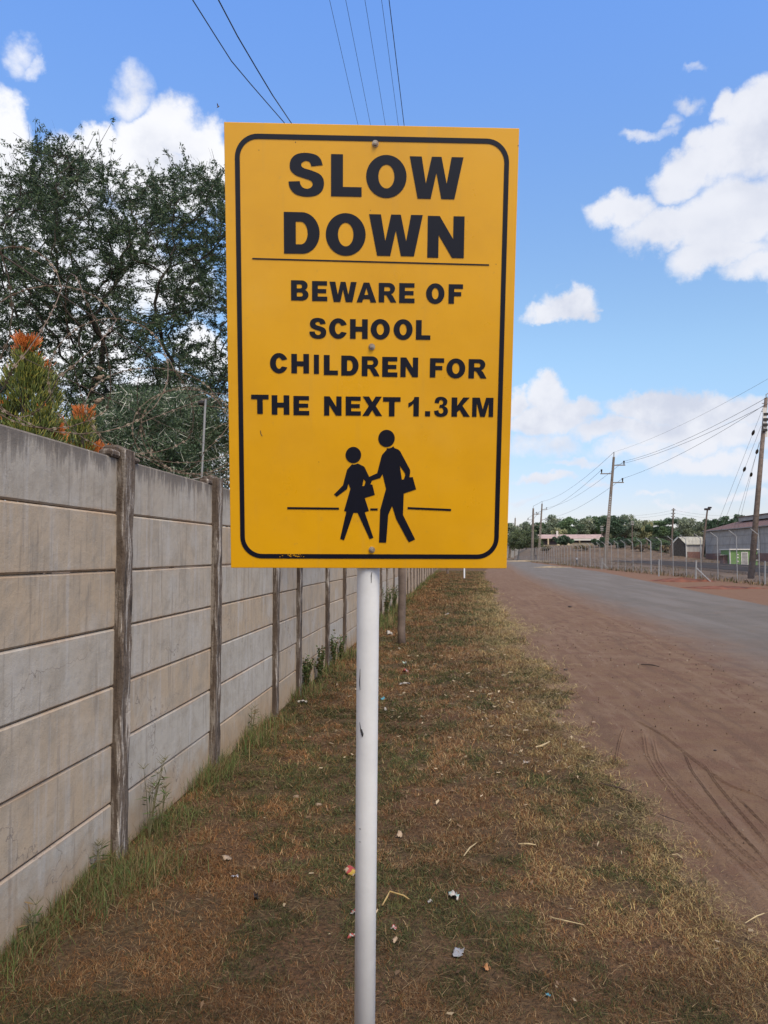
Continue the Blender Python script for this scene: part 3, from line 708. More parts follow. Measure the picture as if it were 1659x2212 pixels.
for a, b in (((383,885),(658,888)), ((825,892),(864,892)), ((1024,885),(1255,895))):
    filled('road_line', [strip(bp(*a), bp(*b), .0044)], M['ink'], sign)
def fp(pts): k = 360/1659; return [s2b(1300+x*k, 1680+y*k) for x, y in pts]
def circ(cx, cy, rx, ry): return fp(arc(cx, cy, rx, ry, 0, 360, 40)[:-1])
girl = [(408,705),(440,712),(485,703),(515,690),(635,752),(722,935),(868,868),(950,545),(968,518),(1038,442),(1040,415),(1085,414),(1130,400),(1160,378),(1180,410),(1250,438),(1285,470),(1465,805),(1468,850),(1457,943),(1515,938),(1577,1162),(1353,1238),(1340,1628),(1562,2072),(1450,2125),(1415,2070),(1215,1700),(1143,1465),(1072,1625),(1036,2132),(905,2128),(925,1535),(937,1490),(1030,1150),(965,885),(925,955),(775,1000),(745,1072),(782,1077),(826,1262),(643,1318),(720,1553),(643,1578),(803,2042),(735,2067),(515,1590),(440,1587),(270,2088),(198,2062),(308,1570),(268,1552),(382,1150),(345,1055),(322,1155),(132,1297),(84,1254),(245,1090),(320,803)]
h1 = [(622,978),(645,998),(657,1025),(635,1098),(598,1103)]
h2 = [(1278,732),(1372,868),(1378,905),(1352,980),(1318,986)]
o = filled('pictogram', [fp(girl), fp(h1), fp(h2), circ(433, 537, 142, 148), circ(1036, 235, 150, 157)], M['ink'], sign)
o['label'] = 'black figures of two school children walking hand in hand with bags'
M['bolt'] = plain('bolt_zinc', (.45, .42, .36), .4, .3, 60, metal=.6, c2=(.28, .18, .12))
for (x, y, c) in ((845,158,CA), (830,1240,CA), (834,1107,CB)):
    X, Y = bp(x, y, c); mb = MB(); mb.tube([(X, Y, 0), (X, Y, .0016)], .0068, 20); mb.tube([(X, Y, .0016), (X, Y, .006)], .0046, 6)
    mb.tube([(X, Y, .006), (X, Y, .0075)], .0022, 10); mb.build('bolt', M['bolt'], sign)
# chipped ink on the lower border and small nicks
r = random.Random(4); mb = MB()
for _ in range(46):
    X, Y = bp(r.gauss(415, 28), 1137+r.uniform(-8, 8)); q = r.uniform(.0005, .0014); mb.box((X, Y, .0011), (q*1.6, q, .0002))
mb.build('paint_chips', M['yellow'], sign)
mb = MB(); k = [(238,472),(241,490),(248,502)]; P3 = [(*bp(*q), .0003) for q in k]; mb.tube(P3, .0007, 6)
mb.build('scratch', M['scuff'], sign)
for (x, y, c) in ((225,192,CA),(1606,168,CA),(735,80,CB),(820,513,CA),(1490,800,CA),(550,640,CB),(420,150,CA)):
    X, Y = bp(x, y, c); MB().box((X, Y, .0002), (.0013, .0026 if y < 170 else .0015, .0003)).build('nick', M['scuff'], sign)
# pole: parallel to the board, just behind it
ptop = s2b(796*1.8282, 1230*1.8282); xt = ptop[0]; 
pb = W(788.5, 2212, 1.79); pl = sign.matrix_world.inverted() @ pb
slope = (pl.x-xt)/(pl.y-ptop[1])
PRAD = .0248
def pw(y): return Vector((xt+slope*(y-ptop[1]), y, -.006-PRAD + (pl.z+.03)*0))
zg = None
yb = -1.5
for _ in range(40):      # find where the pole meets the ground
    if (sign.matrix_world @ pw(yb)).z > -.15: yb -= .02
    else: break
for i in range(200):
    if (sign.matrix_world @ pw(yb)).z < -.2: yb += .01
o = MB().tube([pw(yb), pw(-.6), pw(0), pw(.4), pw(SH-.03)], PRAD, 40).build('pole', M['white'], sign, smooth=True)
for (dx, dy, pts, t) in ((0, 0, [(803,1236),(802,1243),(802,1259)], .0011), (0, 0, [(778,1445),(777,1475),(778,1490)], .0012), (0, 0, [(777,1560),(780,1580),(783,1592)], .0014), (0, 0, [(781,1575),(783,1585),(783,1590)], .0032), (0, 0, [(776,1790),(779,1791)], .0018), (0, 0, [(775,1818),(779,1819)], .0012)):
    mb = MB(); Q = []
    for (x, y) in pts:      # project onto the tube
        rr_ = ray(x, y); inv = sign.matrix_world.inverted(); o3 = inv @ CAM; d3 = inv.to_3x3() @ rr_
        best = None; t0 = 1.5
        while t0 < 1.95:
            p = o3+d3*t0; c3 = pw(p.y); dd = math.hypot(p.x-c3.x, p.z-c3.z)
            if dd <= PRAD+.0003: best = p; break
            t0 += .0004
        if best is not None: Q.append(best)
    if len(Q) > 1: mb.tube(Q, [t*.3]+[t]*(len(Q)-2)+[t*.5], 6).build('scuff_mark', M['scuff'], sign)

# ------------------------------------------------------------------ plants behind the wall
def colonize(att, roots, step=.13, infl=1.0, kill=.22, iters=90, up=.1, seed=1):
    r = np.random.default_rng(seed)
    nodes = [np.array(q, float) for q in roots]; par = [-1]*len(nodes)
    P = np.array(nodes); alive = np.ones(len(att), bool)
    for it in range(iters):
        A_ = att[alive]
        if len(A_) == 0: break
        d = np.linalg.norm(A_[:, None]-P[None], axis=2); near = d.argmin(1); dm = d[np.arange(len(A_)), near]
        ok = dm < infl
        if not ok.any(): break
        new = []; newp = []
        for k in np.unique(near[ok]):
            q = A_[ok & (near == k)]; v = (q-P[k]); v = (v/np.linalg.norm(v, axis=1)[:, None]).sum(0)
            v = v/ (np.linalg.norm(v)+1e-9) + np.array((0, 0, up)) + r.normal(0, .22, 3); v /= np.linalg.norm(v)
            new.append(P[k]+v*step); newp.append(k)
        new = np.array(new); P = np.concatenate([P, new]); par += newp
        d2 = np.linalg.norm(att[:, None]-new[None], axis=2).min(1); alive &= d2 > kill
    return P, np.array(par)
def skeleton_mesh(P, par, mt, parent, name, rtip=.0035, rmax=.09, e=2.3, skip=0):
    n = len(P); w_ = np.zeros(n); ch = np.bincount(par[par >= 0], minlength=n)
    w_[ch == 0] = rtip**e
    for i in range(n-1, -1, -1):
        if par[i] >= 0: w_[par[i]] += w_[i]
    rad = np.minimum(w_**(1/e), rmax)
    # each segment a 5-sided tube
    i = np.where(par >= 0)[0]; a = P[par[i]]; b = P[i]; ra = rad[i]*1.06; rb = rad[i]
    t = b-a; t /= np.linalg.norm(t, axis=1)[:, None]+1e-9
    ref = np.where(np.abs(t[:, 2:3]) < .9, np.array([[0, 0, 1.]]), np.array([[1., 0, 0]])); u = np.cross(t, ref); u /= np.linalg.norm(u, axis=1)[:, None]; v = np.cross(t, u)
    K = 5; quads = []
    for k in range(K):
        a0, a1 = 2*np.pi*k/K, 2*np.pi*(k+1)/K
        d0 = u*np.cos(a0)+v*np.sin(a0); d1 = u*np.cos(a1)+v*np.sin(a1)
        quads.append(np.stack([a+d0*ra[:, None], a+d1*ra[:, None], b+d1*rb[:, None], b+d0*rb[:, None]], 1))
    npmesh(name, np.concatenate(quads), 4, mt, parent)
    return rad, t, i
def leafcloud(centers, dirs, per, ln, wd, spread, cols, r, flat=.3):
    n = len(centers)*per; c = np.repeat(centers, per, 0)+r.normal(0, spread, (n, 3))
    d = np.repeat(dirs, per, 0)*.7+r.normal(0, .6, (n, 3)); d /= np.linalg.norm(d, axis=1)[:, None]
    s = r.normal(0, 1, (n, 3)); s -= d*(s*d).sum(1)[:, None]; s /= np.linalg.norm(s, axis=1)[:, None]
    L_ = (ln*(.6+.8*r.random(n)))[:, None]/2; Wd = (wd*(.6+.8*r.random(n)))[:, None]/2
    q = np.stack([c-d*L_-s*Wd*.5, c-d*L_*.1-s*Wd, c+d*L_, c-d*L_*.1+s*Wd], 1)
    ci = r.integers(0, len(cols), n); col = np.array(cols)[ci]*(.65+.7*r.random(n))[:, None]
    return q, col
def spines(c, r, L_=.05, wd=.0016):
    n = len(c); d = r.normal(0, 1, (n, 3)); d[:, 2] += .3; d /= np.linalg.norm(d, axis=1)[:, None]
    s = np.cross(d, r.normal(0, 1, (n, 3))); s /= np.linalg.norm(s, axis=1)[:, None]
    l = (L_*(.6+.7*r.random(n)))[:, None]
    return np.stack([c-s*wd, c+s*wd, c+d*l+s*wd*.2, c+d*l-s*wd*.2], 1)
GREENS = [(.058, .098, .046), (.044, .075, .04), (.095, .14, .062), (.032, .055, .034)]
def acacia():
    r = np.random.default_rng(21); D0 = 8.2
    # crown outline follows the photograph's, given real size at 7-10 m
    n = 4200; pts = []
    top = lambda px: np.interp(px, [-260, -100, 0, 60, 100, 160, 230, 300, 360, 410, 460, 500, 560, 640, 720, 800], [560, 450, 372, 350, 288, 335, 360, 415, 395, 350, 365, 395, 430, 520, 680, 900])
    while len(pts) < n:
        px = r.uniform(-260, 800); dep = r.uniform(6.7, 9.9); tp = top(px)-14+r.exponential(26)
        py = tp+ (1000-tp)*r.random()**1.15
        if ((px-475)/55)**2+((py-740)/42)**2 < 1: continue
        if py > 980: continue
        pts.append(W(px, py+ (dep-8.2)*10, dep))
    att = np.array([tuple(q) for q in pts])
    ro = [W(212, 1010, 8.3), W(318, 1010, 8.0), W(60, 1010, 8.8), W(450, 1080, 8.4)]
    roots = []
    for q in ro[:3]: roots.append((q.x, q.y, 2.2))
    zs = np.array((1, 1, 1.9)); P, par = colonize((att-np.array(roots[0]))*zs, (np.array(roots)-np.array(roots[0]))*zs, step=.17, infl=3.0, kill=.2, iters=80, up=.1, seed=3)
    P = P/zs+np.array(roots[0])
    # trunks down to the ground
    base = len(P); ex_ = []; ep_ = []
    t = thing('thorn_tree', (ro[0].x, ro[0].y, 0), 'tall thorny acacia tree with dark feathery crown rising behind the wall', 'tree')
    inv = np.array((ro[0].x, ro[0].y, 0)); P = P-inv
    rad, tv_, idx = skeleton_mesh(P, par, M['bark'], t, 'branches', .0032, .075)
    mb = MB()
    for k in range(3):
        q = P[k]; mb.tube([(q[0]*.5, q[1]*.5, -.1), (q[0]*.8, q[1]*.8, 1.1), (q[0], q[1], 2.22)], [.12, .09, .075], 9)
    mb.build('trunk', M['bark'], t, smooth=True)
    thin = idx[rad[idx] < .016]; c = (P[thin]+P[par[thin]])/2; tt = P[thin]-P[par[thin]]; tt /= np.linalg.norm(tt, axis=1)[:, None]
    # side twigs
    nt = len(c)*2; tc = np.repeat(c, 2, 0); td = np.repeat(tt, 2, 0)*.5+r.normal(0, .7, (nt, 3)); td[:, 2] = td[:, 2]*.32+.12; td /= np.linalg.norm(td, axis=1)[:, None]
    tl = .14+.26*r.random(nt); te = tc+td*tl[:, None]
    s = np.cross(td, r.normal(0, 1, (nt, 3))); s /= np.linalg.norm(s, axis=1)[:, None]; s *= .0028
    tw_ = np.stack([tc-s, tc+s, te+s*.4, te-s*.4], 1)
    # wiry shoots standing out of the crown
    hi = np.argsort(-(P[thin][:, 2]+r.normal(0, .35, len(thin))))[:260]; hb = P[thin][hi]; ns = len(hb); hd = r.normal(0, .45, (ns, 3)); hd[:, 2] = 1; hd /= np.linalg.norm(hd, axis=1)[:, None]
    hl = .12+.38*r.random(ns)**1.5; he = hb+hd*hl[:, None]; s = np.cross(hd, r.normal(0, 1, (ns, 3))); s /= np.linalg.norm(s, axis=1)[:, None]; s *= .0042
    npmesh('twigs', joinarr(tw_, np.stack([hb-s, hb+s, he+s*.3, he-s*.3], 1)), 4, M['bark'], t)
    # leaf clusters along the twigs
    cc = []; dd = []
    for f in (.2, .36, .52, .68, .84, 1.0):
        m_ = r.random(nt) < .72; cc.append((tc+(te-tc)*f)[m_]); dd.append(td[m_])
    m_ = r.random(len(c)) < .8; cc.append(c[m_]); dd.append(tt[m_])
    for f in (.15, .3, .45, .6, .75, .9): m_ = r.random(ns) < .6; cc.append((hb+(he-hb)*f)[m_]); dd.append(hd[m_])
    cc = np.concatenate(cc); dd = np.concatenate(dd)
    gap = fbm(cc[:, 0]*1.6+cc[:, 1]*.9+40, cc[:, 2]*2.6+cc[:, 1]*.5, 4); m_ = r.random(len(cc)) < np.clip((gap-.42)*8+.28+np.clip((3.6-cc[:, 2])*.6, 0, 1), .12, 1); cc = cc[m_]; dd = dd[m_]
    per = max(3, min(14, int(420000/len(cc))))
    q, col = leafcloud(cc, dd, per, .034, .011, .015, GREENS, r)
    npmesh('foliage', q, 4, M['leaf'], t, col=col)
    sel = cc[r.random(len(cc)) < .16]; sp_ = np.concatenate([spines(sel, r, .062, .0013), spines(sel, r, .062, .0013)])
    npmesh('thorns', sp_, 4, M['thorn'], t)
    print('acacia', len(P), len(cc), len(q))
acacia()
def bush():
    r = np.random.default_rng(31); pts = []
    top = lambda px: np.interp(px, [150, 200, 260, 330, 420, 500, 560, 640], [900, 868, 848, 850, 850, 870, 900, 980])
    while len(pts) < 2600:
        px = r.uniform(150, 640); dep = r.uniform(5.6, 7.4); tp = top(px)+14*math.sin(px*.06)+9*math.sin(px*.17+1)+r.exponential(14)-8
        if px < 230 and dep < 6.2: continue
        py = tp+(1130-tp)*r.random(); q = W(px, py, dep)
        if q.x > -2.05: continue
        pts.append(q)
    att = np.array([tuple(q) for q in pts]); c0 = att.mean(0); c0[2] = 1.2
    t = thing('thorn_bush', (c0[0], c0[1], 0), 'grey green thorn bush with long white spines behind the wall top', 'bush')
    P, par = colonize(att, [(c0[0]-.5, c0[1], 1.2), (c0[0], c0[1], 1.2), (c0[0]+.1, c0[1]+.4, 1.2)], step=.1, infl=2, kill=.11, iters=50, up=0, seed=5)
    P = P-np.array((c0[0], c0[1], 0)); rad, tv_, idx = skeleton_mesh(P, par, M['bark'], t, 'branches', .003, .035)
    MB().tube([(0, 0, -.1), (-.1, 0, .6), (0, 0, 1.25)], [.06, .045, .035], 8).tube([(-.1, 0, -.1), (-.4, .05, .7), (-.5, 0, 1.25)], [.05, .04, .03], 8).build('stem', M['bark'], t)
    thin = idx[rad[idx] < .014]; c = (P[thin]+P[par[thin]])/2; tt = P[thin]-P[par[thin]]; tt /= np.linalg.norm(tt, axis=1)[:, None]
    k_ = max(2, int(16000/len(c))); c = np.repeat(c, k_, 0)+r.normal(0, .045, (len(c)*k_, 3)); tt = np.repeat(tt, k_, 0)
    q, col = leafcloud(c, tt, 9, .028, .010, .022, [(.07, .115, .06), (.05, .085, .05), (.10, .145, .075)], r)
    npmesh('foliage', q, 4, M['leaf'], t, col=col)
    sel = c[r.random(len(c)) < .32]; npmesh('thorns', np.concatenate([spines(sel, r, .085, .0022), spines(sel, r, .085, .0022)]), 4, M['thorn'], t)
    print('bush', len(q))
bush()

def sticks(name, label, spec, seed):
    """pencil-stemmed succulent: heads of upright sticks, tips coloured"""
    r = random.Random(seed); mbs = []; first = spec[0]; b0 = W(first[0], first[1], first[2]); t = thing(name, (b0.x, b0.y, 0), label, 'plant', 'orange tipped succulents behind the wall')
    V = []; C_ = []; stems = MB()
    for (px, py, dep, rx, rz, n, org_) in spec:
        c = W(px, py, dep)-Vector((b0.x, b0.y, 0))
        for _ in range(int(n*1.6)):
            a = r.uniform(0, 2*math.pi); q = math.sqrt(r.random()); p = Vector((math.cos(a)*q*rx, math.sin(a)*q*rx, r.uniform(-rz, rz)))
            d = Vector((p.x/rx*.55, p.y/rx*.55, 1.0)) + Vector((r.gauss(0, .26), r.gauss(0, .26), 0)); d.normalize()
            L_ = r.uniform(.03, .065); rad = r.uniform(.002, .0032); s = c+p; e = s+d*L_
            u = d.orthogonal().normalized(); v = d.cross(u)
            f = org_ + r.gauss(0, .18) + p.z/rz*.25
            g = Vector((.10, .13, .03))*r.uniform(.6, 1.3); yl = Vector((.27, .26, .05))*r.uniform(.7, 1.2); og = Vector((.60, .17, .035))*r.uniform(.65, 1.2)
            tipc = og if f > .5 else (yl if r.random() < .5 else g*1.3); basec = (og*.8 if f > .8 else g)
            K = 5
            for (s0, s1, c0, r0, r1) in ((0, .5, basec, 1, 1), (.5, 1, tipc, 1, .55)):
                A0 = s+(e-s)*s0; A1 = s+(e-s)*s1
                for k in range(K):
                    a0, a1 = 2*math.pi*k/K, 2*math.pi*(k+1)/K
                    V.append([A0+(u*math.cos(a0)+v*math.sin(a0))*rad*r0, A0+(u*math.cos(a1)+v*math.sin(a1))*rad*r0, A1+(u*math.cos(a1)+v*math.sin(a1))*rad*r1, A1+(u*math.cos(a0)+v*math.sin(a0))*rad*r1]); C_.append(tuple(c0))
        stems.tube([(0, 0, -.05), ((c.x)*.3, c.y*.3, c.z*.5), tuple(c)], [.03, .02, .01], 7)
    npmesh('sticks', np.array([[tuple(q) for q in f] for f in V]), 4, M['stick'], t, col=np.array(C_))
    stems.build('stem', M['bark'], t)
sticks('succulent_bush', 'tall yellow green stick succulent with a large orange top above the wall, leftmost', [
    (58,748,4.3,.052,.026,170,.95),(52,772,4.3,.05,.025,80,.45),(60,795,4.3,.075,.05,210,.05),(52,825,4.3,.105,.05,240,.0),(85,830,4.35,.09,.05,160,.0),(94,805,4.35,.035,.03,40,.55),
    (60,868,4.3,.10,.05,170,.0),(12,885,4.3,.07,.04,120,.15),(92,905,4.3,.09,.05,150,.0),(30,925,4.3,.13,.05,200,.1),(70,940,4.3,.14,.05,200,.0),(-30,905,4.3,.12,.05,130,.2),(108,868,4.4,.06,.045,90,.0),(-5,950,4.3,.14,.05,120,.1)], 1)
sticks('succulent_bush', 'small orange tipped stick succulent just above the slab top, below the tall one', [(112,935,4.45,.06,.04,150,1.0),(112,960,4.5,.08,.05,160,.4)], 2)
sticks('succulent_bush', 'olive stick succulent with rusty tips between the tall one and the first post', [(168,935,5.0,.10,.06,200,.15),(180,905,5.0,.055,.05,110,.72),(160,975,5.0,.12,.06,160,0)], 3)
sticks('succulent_bush', 'bright orange stick succulent peeping over the wall beside the first post', [(193,973,5.1,.06,.03,130,1.1),(175,985,5.1,.09,.04,130,.9),(205,985,5.1,.07,.04,110,1.0)], 4)

# ------------------------------------------------------------------ razor wire on the wall
def razor():
    r = random.Random(12); x0 = XW-.10; zc = 2.16
    t = thing('razor_wire', (x0, 2, zc), 'rusty coiled razor wire stretched along the top of the concrete wall', 'razor wire')
    wire = MB(); barbs = []
    ph = 0; y = 1.0; pts = []
    rad0 = .36
    coils = [(1.0, 0), (1.35, 1)]
    for y, ci_ in coils:
      while y < 34:
          st = 26; adv = r.uniform(.45, .85) if y < 12 else .9; rx = rad0*r.uniform(.75, 1.15); rz_ = rad0*r.uniform(.85, 1.22); sh = r.uniform(-.06, .06); tilt = r.uniform(-.5, .5)
          for k in range(st):
              a = 2*math.pi*k/st; pts.append(Vector((x0+sh+math.cos(a)*rx, y+adv*k/st+tilt*math.cos(a)*1.0+tilt*.5*math.sin(a), zc+.012+rz_+math.sin(a-.0)*rz_)))
          y += adv
    # smooth the joins
    P = np.array([tuple(p) for p in pts]); k = np.ones(5)/5
    for j in range(3): P[2:-2, j] = np.convolve(P[:, j], k, 'valid')
    P -= np.array((x0, 2, zc)); P[:, 2] = np.maximum(P[:, 2], .0)
    brk = int(np.argmin(np.diff(P[:, 1])))+1
    wire.tube([tuple(p) for p in P[:brk-3]], .0021, 5); wire.tube([tuple(p) for p in P[brk+3:]], .0021, 5)
    wire.build('wire', M['rust'], t)
    bb = MB()
    for i in range(0, len(P)-1):
        if P[i][1] > 14 or abs(i-brk) < 5: continue
        for s_ in (.2, .7):
            c = Vector(P[i])*(1-s_)+Vector(P[i+1])*s_; d = (Vector(P[i+1])-Vector(P[i])).normalized(); u = (d.orthogonal().normalized() if i % 2 else d.cross(d.orthogonal()).normalized()); l = .012
            bb.add([c-d*l*.8+u*.0075, c-d*.003, c+d*.003, c+d*l*.8+u*.0075, c+d*l*.8-u*.0075, c-d*l*.8-u*.0075], [(0, 1, 2, 3), (5, 1, 2, 4)])
    bb.build('barbs', M['barb'], t)
    ln = MB()
    for zz, xx in ((.30, .0), (.66, .05)):
        ln.tube([(xx, -2+q*2.2, zz+math.sin(q*1.7)*.02) for q in range(18)], .0016, 4)
    ln.build('support_wire', M['rust'], t)
razor()
def rod():
    a = onx(435, 1030, XW-.12); b = W(444, 862, (a-CAM).dot(Fv)); t = thing('support_rod', tuple(a), 'grey steel rod with a black insulator standing on the wall top', 'rod')
    d = b-a; MB().tube([(0, 0, -.06), tuple(d)], .0085, 10).build('rod', M['galv'], t)
    i = MB().tube([tuple(d*.95+Vector((-.05, 0, 0))), tuple(d*.95+Vector((-.008, 0, 0)))], [.018, .022], 10); i.build('insulator', M['glass'], t)
    MB().tube([(-.07, 0, -.02), (0, 0, -.01), (.02, 0, -.02)], .007, 8).build('clamp', M['galvd'], t)
rod()

# small birds in the bush
def bird(px, py, dep, label, s=1.0, yaw=0):
    p = W(px, py, dep); t = thing('bird', tuple(p), label, 'bird', 'small birds perched in the thorn bush'); t.rotation_euler = (0, 0, yaw); t.scale = (.62,)*3
    import bmesh
    bm = bmesh.new(); bmesh.ops.create_uvsphere(bm, u_segments=14, v_segments=10, radius=1)
    for v in bm.verts:
        x, y, z = v.co; tx = x
        v.co = Vector((x*.05, y*.026*(1-.25*abs(x)), z*.03+(x*.012)))
        if x < -.6: v.co.z *= .6
    g = bmesh.ops.create_uvsphere(bm, u_segments=10, v_segments=8, radius=.019); bmesh.ops.translate(bm, verts=g['verts'], vec=(.047, 0, .03))
    for v in g['verts']:
        if v.co.x < .045: v.co.z -= .008
    me = bpy.data.meshes.new('body'); bm.to_mesh(me); bm.free(); me.shade_smooth(); link('body', me, M['bird'], t)
    MB().add([(-.04, -.009, .0), (-.04, .009, .0), (-.10, .013, -.022), (-.10, -.013, -.022), (-.04, 0, .006), (-.1, 0, -.018)], [(0, 1, 2, 3), (0, 3, 5, 4), (1, 4, 5, 2)]).build('tail', M['birdd'], t)
    MB().tube([(.062, 0, .031), (.078, 0, .029)], [.005, .0008], 6).build('beak', M['birdd'], t)
    for sg in (-1, 1):
        MB().add([(.03, sg*.024, .012), (-.02, sg*.027, .016), (-.06, sg*.014, .0), (-.01, sg*.026, -.008)], [(0, 1, 2, 3)]).build('wing', M['birdd'], t)
        MB().tube([(0, sg*.008, -.02), (.004, sg*.009, -.045)], .0015, 5).build('leg', M['birdd'], t)
M['bird'] = plain('buff_feathers', (.30, .22, .155), .8, .3, 40); M['birdd'] = plain('brown_feathers', (.17, .115, .08), .8, .3, 60)
bird(212, 866, 5.75, 'small brown bird sitting lowest among the white spines of the thorn bush', yaw=.2)
bird(214, 816, 6.3, 'small brown bird perched midway on a twig above the thorn bush', yaw=.4)
bird(217, 797, 6.5, 'small brown bird perched highest on the twigs over the bush', yaw=2.6)
def flyer():
    p = W(471, 231, 60); t = thing('flying_bird', tuple(p), 'tiny dark bird flying in the sky just left of the sign top', 'bird'); t.scale = (.5,)*3
    MB().tube([(-.22, 0, -.1), (0, 0, 0), (.16, 0, .1), (.24, 0, .16)], [.02, .09, .06, .01], 8).build('body', M['birdd'], t)
    for s_ in (-1, 1): MB().add([(-.05, 0, 0), (.1, 0, .05), (.05, s_*.25, .3), (-.05, s_*.4, .45), (-.1, s_*.22, .2)], [(0, 1, 2, 3, 4)]).build('wing', M['birdd'], t)
flyer()

# ------------------------------------------------------------------ litter
def crumple(name, px, py, size, mats, label, cat, seed, flat=.35, asp_=1.0, n=7, z=.012):
    r = random.Random(seed); p = onz(px, py); rot = r.uniform(0, math.pi)
    t = thing(name, (p.x, p.y, z), label, cat); t.rotation_euler = (0, 0, rot)
    V = []; F = []; hf = lambda u, v: flat*size*(.5*math.sin(u*5+seed)+.5*math.cos(v*6+seed*2)+r.uniform(-.6, .6))*.5
    for i in range(n):
        for j in range(n):
            u, v = i/(n-1)-.5, j/(n-1)-.5; e = 1-.25*r.random()*(abs(u) > .4 or abs(v) > .4)
            V.append((u*size*e, v*size*asp_*e, max(0, hf(u, v)+flat*size*.35)))
    for i in range(n-1):
        for j in range(n-1):
            if (i in (0, n-2) or j in (0, n-2)) and r.random() < .18: continue
            F.append((i*n+j, i*n+j+1, (i+1)*n+j+1, (i+1)*n+j))
    me = bpy.data.meshes.new('sheet'); me.from_pydata(V, [], F)
    for mt in mats: me.materials.append(mt)
    if len(mats) > 1:
        for k, f in enumerate(me.polygons): f.material_index = (k // (n+2)) % len(mats)
    me.update(); me.shade_smooth(); o = link('sheet', me, None, t)
    sd_ = o.modifiers.new('s', 'SOLIDIFY'); sd_.thickness = .0006
    return t
col_ = lambda n_, c, rg=.6, **k: plain(n_, c, rg, .15, 60, **k)
pw_, pt_, pk_, pr_, pb_, py_, pg_, pf_ = col_('white_paper', (.42, .39, .36)), col_('tan_paper', (.34, .25, .17)), col_('black_plastic', (.012, .012, .015), .35), col_('red_print', (.33, .05, .04)), col_('blue_plastic', (.06, .26, .36)), col_('yellow_print', (.45, .3, .05)), col_('pale_green_plastic', (.33, .48, .42)), col_('foil', (.75, .76, .82), .25, metal=.6)
plg = col_('clear_grey_plastic', (.32, .31, .31), .3)
LIT = [('scrap_paper',489,1861,.05,[pt_],'tan crumpled paper on the brown grass left of the pole','paper',.45,1),
 ('foil_wrapper',508,1900,.035,[pf_,pw_],'shiny silver and red foil wrapper left of the pole','wrapper',.4,.7),
 ('plastic_scrap',553,1946,.06,[pk_],'torn black plastic strip in the grass left of the pole','plastic',.4,.35),
 ('snack_wrapper',762,1890,.085,[pt_,py_,pr_],'grey snack wrapper with red and yellow print half behind the pole','wrapper',.3,.9),
 ('sweet_wrapper',766,1978,.035,[pw_,pr_],'small white and red wrapper touching the left of the pole','wrapper',.6,1),
 ('sweet_wrapper',760,2031,.045,[pr_,pw_],'narrow maroon and white wrapper strip low beside the pole','wrapper',.3,.4),
 ('plastic_scrap',980,1943,.075,[pw_,pg_],'torn white and pale green plastic on the grass right of the pole','plastic',.5,.7),
 ('scrap_paper',929,1956,.035,[pw_],'small torn white scrap right of the pole','paper',.5,.6),
 ('plastic_sheet',990,2066,.075,[plg],'flat rectangular piece of clear grey plastic, low right of the pole','plastic',.12,.6),
 ('scrap_paper',851,2012,.022,[pw_,pr_],'tiny white and red scrap low right beside the pole','paper',.7,1.2),
 ('dead_leaf',852,2040,.03,[pt_],'pale curled leaf low right beside the pole','leaf',.7,.9),
 ('plastic_bag',653,1521,.11,[pw_],'pinkish white plastic bag near the wall foot','bag',.3,.4),
 ('plastic_bag',873,1482,.14,[plg,pw_],'whitish torn plastic bag right of the pole at mid distance','bag',.3,.4),
 ('wrapper',875,1455,.10,[pr_,pw_],'red and white wrapper at mid distance right of the pole','wrapper',.6,.8),
 ('scrap_paper',874,1437,.10,[pw_,pg_],'crumpled off white paper above the red wrapper','paper',.5,.6),
 ('wrapper',827,1514,.05,[pb_],'small bright blue wrapper just right of the pole','wrapper',.7,.8),
 ('scrap_paper',833,1537,.05,[pw_],'round white scrap just below the blue wrapper','paper',.7,.6),
 ('scrap_paper',862,1405,.05,[pw_],'white scrap at the foot of the wooden pole','paper',.8,.6),
 ('scrap_paper',842,1374,.14,[pw_],'white crumpled paper in the weeds left of the wooden pole','paper',.7,.6),
 ('scrap_paper',965,1330,.12,[pw_],'far white crumpled scrap in the green grass right of the wooden pole','paper',.5,.6),
 ('scrap_paper',1137,1651,.05,[pt_,pw_],'pale square scrap right of the pole in the grass','paper',.3,.9),
 ('bottle_cap',1184,2158,.018,[pb_],'tiny pale blue scrap near the bottom right of the grass','plastic',.4,.9),
 ('dead_leaf',862,1812,.04,[pt_],'pale upright dry leaf right of the pole, largest','leaf',.9,.9),
 ('dead_leaf',1050,2100,.03,[col_('orange_leaf', (.34,.16,.06))],'orange brown dead leaf low right on the grass','leaf',.6,.9)]
for i, (nm, px, py, sz, ms, lb, ct, fl, ap) in enumerate(LIT): crumple(nm, px, py, sz, ms, lb, ct, i+3, fl, ap)
